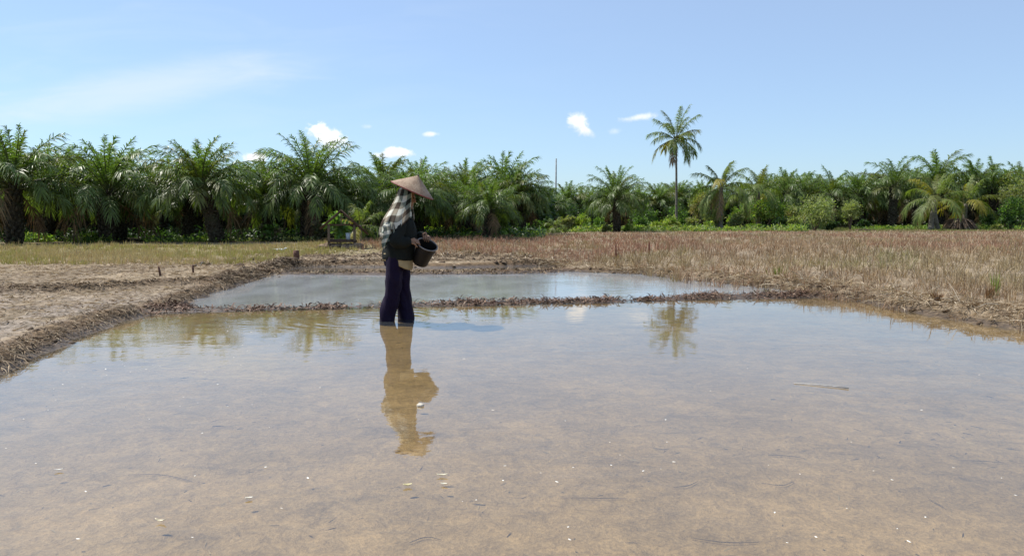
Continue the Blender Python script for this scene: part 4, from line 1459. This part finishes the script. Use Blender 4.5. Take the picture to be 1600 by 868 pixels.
g, uvg = [], []
for k in range(NK):
    tt = k / (NK - 1)
    zt = np.interp(tt, np.linspace(0, 1, len(prof_z)), prof_z)
    # hem: short in front, longer over the near shoulder blade and the back
    back = .5 - .5 * np.cos(phi)
    hem = 1.13 - .13 * sstep(.05, .55, back) - .03 * sstep(.55, .8, back) - .03 * sstep(.7, 1, back) + .02 * np.sin(phi * 5)
    z = 1.475 + (hem - 1.475) * tt
    Xb = np.interp(-z, [-v for v in prof_z], xb); Xf = np.interp(-z, [-v for v in prof_z], xf); Ry = np.interp(-z, [-v for v in prof_z], ry)
    fold = 1 + (.055 * np.sin(phi * 11 + 2 * tt) + .035 * np.sin(phi * 17 + 1.3)) * sstep(.35, 1, tt)
    opn = np.cos(phi)
    x = (Xb + Xf) / 2 + (Xf - Xb) / 2 * opn * fold
    yv = Ry * np.sin(phi) * fold
    # below the chin the two edges come together
    close = sstep(1.26, 1.17, z) * sstep(.35, 1.0, opn)
    yv = yv * (1 - .55 * close)
    x = x + .02 * close
    g.append(np.stack([x, yv, z], 1))
    uvg.append(np.stack([(phi - math.pi) * .165, np.full_like(phi, tt * .46)], 1))
sc = sheet('scarf', g, M_SCARF, person, .004, uvg)
# its hanging end with a frayed tip
g, uvg = [], []
for k in range(26):
    tt = k / 25
    z = 1.06 - .255 * tt
    w = np.interp(tt, [0, .35, .7, .9, 1], [.060, .058, .045, .028, .010])
    cxv = -.040 - .025 * tt + .018 * math.sin(tt * 5)
    s_ = np.linspace(-1, 1, 13)
    yy = -.250 - .030 * math.sin(tt * 2.2) - .018 * np.cos(s_ * 5.5) * (1 - .4 * tt)
    g.append(np.stack([cxv + s_ * w, yy, z + .012 * s_], 1))
    uvg.append(np.stack([.02 + s_ * .055, np.full(13, tt * .40)], 1))
sheet('scarf_end', g, M_SCARF, person, .005, uvg)
fb = Bag()
for i in range(46):
    a = R(150) + R(95) * i / 45.
    zb = .955 + rng.uniform(-.008, .006)
    x = -.166 * .98 * -math.cos(a) * 0 + (.035 + .203 * math.cos(a)); yv = .268 * math.sin(a)
    l = rng.uniform(.03, .055)
    fb.tube([(x, yv, zb + .012), (x + rng.normal(0, .004), yv * 1.01, zb - l * .5), (x + rng.normal(0, .008), yv * 1.0, zb - l)], [.003, .0025, .0012], 5)
mesh_obj('scarf_fringe', fb.mesh('fringe', True), cloth_mat('scarf_thread', (.42, .40, .34)), person)

# conical hat
HB = A([.186, 0, 1.432]); HN = unit(A([.40, -.035, .905])); HR_, HH = .247, .176
hx = unit(A([1, 0, 0]) - HN * HN[0]); hy = np.cross(HN, hx)
def hat_grid(off):
    nr, sg = 40, 120
    a = np.linspace(0, 2 * math.pi, sg + 1)
    G = []
    for k in range(nr):
        r = 1 - k / (nr - 1.0)
        h = HH * (1 - r) ** .93 - .004 * math.sin(r * 3.1)
        rad = HR_ * r * (1 + .006 * np.sin(a * 3 + 1) + .004 * np.sin(a * 7))
        h = h + .0012 * math.sin(k * 2.1) - off
        G.append(HB + np.outer(np.cos(a) * rad, hx) + np.outer(np.sin(a) * rad, hy) + HN * h)
    return np.array(G)
m, t, out = new_mat('woven_bamboo')
co = t.n('ShaderNodeTexCoord').outputs['Object']
nz = t.noise(co, 16.0, 5, .65); nf = t.noise(co, 120.0, 3, .6)
lcl = t.vmath('SUBTRACT', co, tuple(HB))
hgt = t.vmath('DOT_PRODUCT', lcl, tuple(HN), out=1)
ux = t.vmath('DOT_PRODUCT', lcl, tuple(hx), out=1); uy = t.vmath('DOT_PRODUCT', lcl, tuple(hy), out=1)
angn = t.math('ARCTAN2', uy, ux)
radv = t.math('SQRT', t.math('ADD', t.math('MULTIPLY', ux, ux), t.math('MULTIPLY', uy, uy)))
ringw = t.math('SINE', t.math('MULTIPLY', radv, 2 * math.pi / .014))
spoke = t.math('SINE', t.math('MULTIPLY', angn, 44.0))
weave = t.math('MULTIPLY', ringw, spoke)
base = t.mix(t.ramp(nz, .3, .7), rgb(.27, .18, .118), rgb(.44, .325, .225))
base = t.mix(t.ramp(weave, .1, .9, 0, .62), base, rgb(.16, .095, .065))
base = t.mix(t.ramp(radv, .19, .247, 0, .35), base, rgb(.24, .12, .085))
p = principled(t, base, .65, .25, t.bump(t.math('ADD', weave, nf), .55, .004))
t.t.links.new(p.outputs[0], out.inputs[0])
M_HAT = m
hat = sheet('conical_hat', hat_grid(0), M_HAT, person, .006)
rb = Bag()
a = np.linspace(0, 2 * math.pi, 97)[:-1]
ring_pts = HB + np.outer(np.cos(a) * HR_, hx) + np.outer(np.sin(a) * HR_, hy)
def closed_tube(b, P, r, seg=8):
    n = len(P)
    T = unit(np.roll(P, -1, 0) - np.roll(P, 1, 0))
    c = P.mean(0)
    U = unit(P - c); U = unit(U - T * np.sum(U * T, 1, keepdims=True)); W = np.cross(T, U)
    q = np.linspace(0, 2 * math.pi, seg, endpoint=False)
    V = (P[:, None] + np.cos(q)[None, :, None] * U[:, None] * r + np.sin(q)[None, :, None] * W[:, None] * r).reshape(-1, 3)
    Q = [(k * seg + j, ((k + 1) % n) * seg + j, ((k + 1) % n) * seg + (j + 1) % seg, k * seg + (j + 1) % seg) for k in range(n) for j in range(seg)]
    b.add(V, Q)
closed_tube(rb, ring_pts, .0065)
mesh_obj('hat_rim', rb.mesh('hat_rim', True), plain_mat('red_brown_binding', (.20, .055, .045), .6, .3, .3, 25), hat)
kb = Bag(); kb.tube([HB + HN * (HH - .012), HB + HN * (HH + .004), HB + HN * (HH + .012)], [.016, .011, .004], 10)
mesh_obj('hat_tip', kb.mesh('hat_tip', True), plain_mat('dark_binding', (.07, .055, .05), .7, .2, .2, 30), hat)

# bucket held in front
buck = empty('bucket', tuple(A([P0[0], P0[1], 0]) + BC - BA * BH))
tag(buck, 'black plastic bucket with rim coloured pale as a highlight, tilted open in front of the farmer', 'bucket')
BO = -(BC - BA * BH)
nseg = 48
a = np.linspace(0, 2 * math.pi, nseg + 1)
def bring(h, r):
    return (BC + BO) - BA * (BH - h) + np.outer(np.cos(a) * r, BU) + np.outer(np.sin(a) * r, BW)
hs = np.linspace(0, BH, 12)
outer = [bring(0.0, .001)] + [bring(h, BB + (BR - BB) * h / BH) for h in hs]
inner = [bring(h, BB + (BR - BB) * h / BH - .004) for h in hs[::-1][:-1]] + [bring(.006, BB - .004), bring(.006, .001)]
g = np.array(outer + inner)
nr = len(g); i = np.arange(nr * (nseg + 1)).reshape(nr, nseg + 1)
q = np.stack([i[:-1, :-1], i[:-1, 1:], i[1:, 1:], i[1:, :-1]], -1).reshape(-1, 4)
M_BUCKET = plain_mat('black_plastic', (.009, .008, .008), .5, .3, .25, 14, .08)
mesh_obj('body', np_mesh('bucket_body', g.reshape(-1, 3), q, None, None, None, True), M_BUCKET, buck)
rb = Bag()
aa = np.linspace(0, 2 * math.pi, 65)[:-1]
closed_tube(rb, (BC + BO) + np.outer(np.cos(aa) * BR, BU) + np.outer(np.sin(aa) * BR, BW), .0068)
mesh_obj('rim', rb.mesh('bucket_rim', True), plain_mat('highlight_rim_plastic', (.20, .18, .17), .5, .4, .45, 12), buck)  # grey colour paints in the highlight along the rim
rb = Bag()
closed_tube(rb, (BC + BO) - BA * .055 + np.outer(np.cos(aa) * (BR - .006), BU) + np.outer(np.sin(aa) * (BR - .006), BW), .004, 6)
mesh_obj('band', rb.mesh('bucket_band', True), M_BUCKET, buck)

# ------------------------------------------------------------------ open shelter
M_WOOD = plain_mat('weathered_wood', (.17, .125, .085), .85, .15, .4, 9, .4, (4, 4, .6))
M_WOODD = plain_mat('dark_weathered_wood', (.10, .066, .048), .85, .15, .4, 9, .4, (.6, 4, 4))
sh_y = 25.6
sp0 = at_depth(534, 340, sh_y)
sh = empty('field_shelter', (sp0[0], sh_y, 0.11), R(12.5))
tag(sh, 'small open wooden shelter with a gabled roof standing before the dark palms', 'shelter')
U = sh_y / FPX
def pxz(py):
    return at_depth(534, py, sh_y)[2] - 0.11
xl, xr = (514 - 534) * U, (553 - 534) * U
xridge = -1 * U
zr, ze = pxz(329), pxz(348)
def beam(name, p, q, w, h, mat=None, n=1):
    b = Bag(); p, q = A(p), A(q)
    d = q - p; L = np.linalg.norm(d); T = d / L
    ref = A([0, 1.0, 0]) if abs(T[1]) < .9 else A([1.0, 0, 0])
    U_ = unit(np.cross(ref, T)); W_ = np.cross(T, U_)
    rot = np.stack([T, U_, W_], 1)
    c = (p + q) / 2
    b.box(*c, L, w, h, rot)
    o = mesh_obj(name, b.mesh(name), mat or M_WOOD, sh)
    return o
dep = .42
def roofz(x):
    return zr - abs(x - xridge) * (zr - ze) / (xridge - xl)
for sx in (xl, xr):
    for sy in (-dep, dep):
        beam('post', (sx, sy, -.1), (sx, sy, roofz(sx) - .04), .075, .075)
beam('ridge_post', (xridge, -dep, pxz(352)), (xridge, -dep, zr - .03), .04, .04)
for sy in (-dep, dep):
    beam('cross_beam', (xl - .05, sy, pxz(351)), (xr + .05, sy, pxz(351)), .05, .05, M_WOODD)
    beam('floor_beam', (xl - .03, sy * 1.08, pxz(376.5)), (xr + .08, sy * 1.08, pxz(376.5)), .05, .055, M_WOODD)
# plank roof, two slopes with a thickness
for sgn, xe, ye in ((-1, (501 - 534) * U, 357), (1, (574 - 534) * U, 366)):
    b = Bag()
    n = 5
    e0 = A([xridge, 0, zr]); e1 = A([xe, 0, pxz(ye)])
    T = unit(e1 - e0); Wn = A([0, 1.0, 0]); N_ = np.cross(Wn, T) * (1 if sgn < 0 else 1)
    L = np.linalg.norm(e1 - e0)
    rot = np.stack([T, Wn, unit(np.cross(T, Wn))], 1)
    for k in range(n):
        yk = -.6 + 1.2 * (k + .5) / n
        c = (e0 + e1) / 2 + A([0, yk, .02 + .003 * rng.random()])
        b.box(*c, L * (1 + rng.uniform(-.03, .02)), 1.2 / n - .012, .030, rot)
    for sy in (-.5, .5):
        c = (e0 + e1) / 2 + A([0, sy, -.02])
        b.box(*c, L * .98, .05, .045, rot)
    mesh_obj('roof', b.mesh('roof'), M_WOODD, sh)
b = Bag()
for k in range(6):
    yk = -dep + 2 * dep * (k + .5) / 6
    b.box((xl + xr) / 2, yk, pxz(376.5) + .045, (xr - xl), 2 * dep / 6 - .012, .022)
mesh_obj('floor', b.mesh('floor'), M_WOODD, sh)
# pail on its floor
pail = empty('pail', (sp0[0] + (546 - 534) * U, sh_y - .25, .11 + pxz(376.5) + .056))
tag(pail, 'small pale blue plastic pail standing on the shelter floor', 'pail')
b = Bag(); b.tube([(0, 0, 0), (0, 0, .10), (0, 0, .20)], [.065, .072, .08], 20)
M_PAIL = plain_mat('pale_blue_plastic', (.42, .50, .58), .5, .4, .12, 10)
mesh_obj('body', b.mesh('pail_body', True), M_PAIL, pail)
b = Bag(); b.tube([(0, 0, .195), (0, 0, .222)], [.086, .086], 20)
mesh_obj('lid', b.mesh('pail_lid'), M_PAIL, pail)
# rubble at its foot
b = Bag()
for k in range(90):
    v, f = CL[k % 4]
    x = rng.uniform(xl - .25, xr + .25); yv = rng.uniform(-.75, .3); s = rng.uniform(.04, .12)
    b.add(v * s * rng.uniform(.7, 1.3, 3) + (sp0[0] + x, sh_y + yv, .12 + s * .3 + .10 * rng.random()), None, f)
mo = mesh_obj('rubble', b.mesh('rubble', True), plain_mat('dry_clods', (.22, .16, .11), .9, .1, .4, 8, .4))
kind(mo, 'stuff', 'clods and rubble heaped under the open shelter', 'rubble')

# ------------------------------------------------------------------ small things in the fields
M_STAKE = plain_mat('dark_red_wood', (.11, .06, .045), .85, .15, .4, 20, .4)
def stake(px, py_base, py_top, w, lean, label, name='stake', cat='stake', mat=None):
    p = on_ground(px, py_base, .10)
    h = (py_base - py_top) / FPX * p[1]
    e = Bag()
    z0 = float(gz(p[0], p[1])[0])
    e.tube([(0, 0, -.05), (lean * h * .5, 0, h * .5), (lean * h, 0, h)], [w, w * .95, w * .8], 7)
    o = mesh_obj(name, e.mesh(name, True), mat or M_STAKE)
    o.location = (p[0], p[1], z0)
    return tag(o, label, cat)
stake(251, 429, 414, .020, -.2, 'short dark leaning stake in the bare left field, the left one of two')
stake(302, 424, 412, .020, -.05, 'short dark upright stake in the bare left field, nearer the pools')
stake(463, 405, 391, .085, .02, 'squat dark wooden stump at the corner of the muddy bank', 'stump', 'stump')
p = on_ground(437, 392, .12)
b = Bag(); vv, ff = clod_mesh(12)
r2 = np.random.default_rng(4)
vv = vv * (1 + .28 * (fbm(vv[:, 0] * 3 + 5, vv[:, 1] * 3 + vv[:, 2] * 4, 3, 8)[:, None] - .5) * 2)
b.add(vv * (.20, .13, .075) + (0, 0, .04), None, ff)
b.tube([(.14, 0, .06), (.20, -.02, .10), (.24, -.03, .09)], [.03, .015, .02], 7)
bagm, t, out = new_mat('thin_white_plastic')
nz = t.noise(t.n('ShaderNodeTexCoord').outputs['Object'], 22, 4, .7)
pr = principled(t, t.mix(nz, rgb(.55, .62, .62), rgb(.80, .82, .80)), .35, .5, t.bump(nz, .9, .03))
t.t.links.new(pr.outputs[0], out.inputs[0])
o = mesh_obj('plastic_bag', b.mesh('plastic_bag', True), bagm); o.location = (p[0], p[1], float(gz(p[0], p[1])[0]))
tag(o, 'crumpled whitish plastic bag lying in the grass left of the shelter', 'plastic bag')

# thin bare pole rising behind the palms
p = at_depth(868, 340, 89)
zt = at_depth(868, 249, 89)[2]
b = Bag(); b.tube([(0, 0, 0), (.03, 0, zt * .5), (.05, 0, zt)], [.11, .09, .065], 8)
o = mesh_obj('pole', b.mesh('pole', True), plain_mat('grey_bare_wood', (.26, .25, .24), .9, .1, .3, 5)); o.location = (p[0], 89, .1)
tag(o, 'thin bare pole sticking up above the palms against the sky', 'pole')

def tall_weed(px, pyb, pyt, cols, label, n=10, w=.012, spread=.03, splay=.10, cat='plant', name='weed'):
    p = on_ground(px, pyb, .12)
    h = (pyb - pyt) / FPX * p[1]
    b = Bag()
    a = rng.uniform(0, 6.28, n); d = unit(np.stack([np.cos(a) * splay * rng.random(n), np.sin(a) * splay * rng.random(n), np.ones(n)], 1))
    base = np.stack([np.cos(a) * spread * rng.random(n), np.sin(a) * spread * rng.random(n), np.zeros(n)], 1)
    s = unit(np.cross(d, rng.normal(0, 1, (n, 3))))
    b.blades(base, d, s, h * rng.uniform(.6, 1.1, n), w, .25, A(cols)[rng.integers(0, len(cols), n)] * rng.uniform(.7, 1.2, (n, 1)), None, .9)
    o = mesh_obj(name, b.mesh(name), M_STRAW); o.location = (p[0], p[1], float(gz(p[0], p[1])[0]))
    tag(o, label, cat)
REDS = [(.20, .075, .06), (.26, .11, .08)]
tall_weed(963, 404, 373, REDS, 'thin dark red weed standing above the stubble below the lone oil palm', 7, .02)
tall_weed(1013, 400, 371, REDS, 'thin dark red weed standing above the stubble left of the tall coconut trunk', 6, .02)
tall_weed(1555, 462, 418, [(.18, .24, .04), (.24, .28, .07)], 'upright fresh green grass tuft at the edge of the stubble on the right', 22, .012, .05, .2, 'grass tuft', 'grass_tuft')
tall_weed(1545, 468, 438, [(.24, .14, .06), (.18, .10, .05)], 'rusty brown tuft beside the fresh green tuft on the right bank', 26, .010, .06, .35, 'grass tuft', 'grass_tuft')
tall_weed(1464, 470, 448, [(.30, .17, .09), (.22, .12, .07)], 'round rusty-brown straw tuft on the right-hand bank', 60, .008, .05, .7, 'grass tuft', 'grass_tuft')
tall_weed(1215, 432, 408, [(.22, .26, .05), (.26, .25, .09)], 'low yellow-green grass tuft in the stubble near the bund end', 40, .012, .16, .4, 'grass tuft', 'grass_tuft')

# heap of dead fronds and the low dark mound
p = at_depth(1500, 340, 60.5)
b = Bag(); v, f = CL[1]; b.add(v * (.85, .7, .75) + (0, 0, .2), None, f, (.13, .09, .06))
n = 420
a = rng.uniform(0, 6.28, n)
d = unit(np.stack([np.cos(a) * .9, np.sin(a) * .9, rng.uniform(-.5, .5, n)], 1))
b.blades(np.stack([np.cos(a) * .25, np.sin(a) * .25, rng.uniform(.5, 1.0, n)], 1), d, unit(np.cross(d, rng.normal(0, 1, (n, 3)))), rng.uniform(.6, 1.3, n), .09, 1.3,
         A([(.20, .14, .10), (.28, .21, .15), (.12, .085, .06)])[rng.integers(0, 3, n)], None, .8)
o = mesh_obj('dead_frond_heap', b.mesh('dead_frond_heap'), M_DEAD); o.location = (p[0], 60.5, .08)
tag(o, 'brown heap of dead fronds below the bright yellow frond on the right', 'heap')
p = at_depth(1346, 340, 58)
v, f = CL[2]
b = Bag(); b.add(v * (1.1, .6, .30), None, f)
o = mesh_obj('earth_mound', b.mesh('earth_mound', True), plain_mat('dark_earth', (.09, .065, .045), .95, .1, .4, 3, .4)); o.location = (p[0], 58, .1)
tag(o, 'low dark earth mound just right of the two olive-green shrubs', 'mound')

# ------------------------------------------------------------------ things afloat and sunk in the front pool
def leaf_mesh(seed, L, W, curl):
    r = np.random.default_rng(seed)
    n, m_ = 9, 5
    g = []
    for k in range(n):
        s = k / (n - 1)
        w = W * math.sin(math.pi * min(1, .06 + s * .90)) ** .8
        tt = np.linspace(-1, 1, m_)
        g.append(np.stack([np.full(m_, (s - .5) * L), tt * w / 2, .006 + curl * (abs(s - .5) * 2) ** 2 * L * .25 + np.abs(tt) ** 2 * w * .22 + .0015 * r.random(m_)], 1))
    return np.array(g)
def float_leaf(px, py, L, W, curl, col, rz, label, name='floating_leaf', cat='leaf'):
    p = on_ground(px, py, 0)
    m = plain_mat('wet_leaf', tuple(.8 * v for v in col), .4, .45, .25, 30)
    o = sheet(name, leaf_mesh(int(px), L, W, curl), m, None, .0015)
    o.location = p; o.rotation_euler = (0, 0, rz)
    tag(o, label, cat)
float_leaf(637, 760, .040, .020, .7, (.62, .55, .30), .3, 'curled yellowish leaf floating below the reflected hat')
float_leaf(691, 744, .050, .014, .5, (.72, .66, .48), .1, 'pale sliver of leaf floating, upper one of two right of the yellowish leaf')
float_leaf(694, 758, .030, .013, .5, (.70, .66, .52), -.2, 'pale sliver of leaf floating, lower one of two right of the yellowish leaf')
float_leaf(251, 816, .042, .014, .9, (.66, .58, .40), -.1, 'pale curled leaf with a dark stem floating in the lower left water')
float_leaf(389, 780, .030, .014, .4, (.74, .70, .58), .4, 'small pale leaf floating right of and above the curled leaf with the dark stem')
float_leaf(92, 736, .036, .012, .5, (.74, .72, .64), .5, 'small whitish leaf floating alone in the left water')
# pebble breaking the surface in the reflection
v, f = CL[3]
b = Bag(); b.add(v * (.024, .018, .022), None, f)
o = mesh_obj('stone', b.mesh('stone', True), plain_mat('pale_stone', (.60, .54, .44), .7, .3, .3, 20, .4)); o.location = on_ground(657, 634, 0) + A([0, 0, .004])
tag(o, 'pale stone breaking the surface inside the farmer reflection', 'stone')
# floating stalk
q0, q1 = on_ground(1240, 598, .004), on_ground(1326, 606, .006)
b = Bag(); b.tube([(0, 0, 0), tuple((q1 - q0) * .5 + A([0, 0.02, .002])), tuple(q1 - q0)], [.0025, .003, .004], 6)
o = mesh_obj('floating_stalk', b.mesh('floating_stalk', True), plain_mat('wet_stalk', (.42, .40, .36), .5, .4, .4, 15)); o.location = q0
tag(o, 'thin pale stalk floating on the right-hand water', 'stalk')
# specks
v, f = CL[0]
b = Bag(); b.add(v * (1, .8, .5), None, f)
spm = b.mesh('speck', True)
spm.materials.append(plain_mat('pale_speck', (.78, .77, .72), .4, .5, .15, 3))
spots = [(11, 599), (165, 576), (195, 571), (37, 654), (415, 729), (440, 793), (481, 746), (122, 841), (316, 676), (233, 654), (134, 767), (1042, 690), (1250, 740), (1053, 721),
         (1040, 655), (1565, 746), (1587, 773), (1230, 847), (789, 727), (786, 750), (845, 738), (969, 710), (955, 726), (1005, 735), (870, 752), (890, 842), (1365, 735), (1394, 749),
         (1490, 730), (1446, 807), (1402, 825), (1330, 690), (56, 723), (1110, 610), (1168, 575), (725, 560), (770, 640), (560, 655), (500, 605), (340, 600), (1440, 640), (1530, 585),
         (1420, 845), (1275, 838), (98, 600), (75, 640)]
for k in range(32):
    spots.append((RNG.uniform(-20, 430), 560 + abs(RNG.normal(0, 55))))
for k in range(12):
    spots.append((RNG.uniform(-20, 1620), RNG.uniform(640, 866)))
for k in range(26):
    spots.append((RNG.uniform(690, 770), RNG.uniform(496, 506)))
for k in range(30):
    spots.append((RNG.uniform(300, 620), RNG.uniform(500, 560)))
for i, (px, py) in enumerate(spots):
    o = bpy.data.objects.new('floating_speck', spm)
    p = on_ground(px, py, 0.001)
    if poly_sdf(A([p[0]]), A([p[1]]), POOL1)[0] > -.15:
        continue
    s = RNG.uniform(.003, .007) * (1.25 if i < 46 else .8) * max(.8, min(1.3, p[1] / 6))
    o.location = p; o.scale = (s * RNG.uniform(.8, 1.9), s, s * .6); o.rotation_euler = (0, 0, RNG.uniform(0, 3))
    link(o); tag(o, 'tiny pale speck of chaff or foam floating on the front pool', 'speck', 'specks floating on the front pool')
# sunken stems
SM = plain_mat('sunken_stem', (.20, .15, .10), .8, .2, .3, 15)
for (x0, y0, x1, y1) in ((1080, 842, 1185, 846), (1052, 762, 1090, 752), (1190, 755, 1240, 752), (1450, 778, 1478, 795), (1200, 712, 1260, 718), (640, 848, 690, 845),
                         (880, 778, 980, 782), (200, 742, 300, 752), (1500, 720, 1570, 724)):
    a_, c_ = on_ground(x0, y0, -.04), on_ground(x1, y1, -.04)
    za = gz([a_[0], c_[0]], [a_[1], c_[1]])
    a_[2], c_[2] = za[0] + .006, za[1] + .006
    mid_ = (a_ + c_) / 2 + A([0, RNG.normal(0, .04), .004])
    b = Bag(); b.tube(*dense([a_ - a_, mid_ - a_, c_ - a_], [.0012, .0018, .001], 8), 6)
    o = mesh_obj('sunken_stem', b.mesh('sunken_stem', True), SM); o.location = a_
    tag(o, 'dark rotting stem lying on the muddy bottom of the front pool', 'stem', 'stems sunk in the front pool')
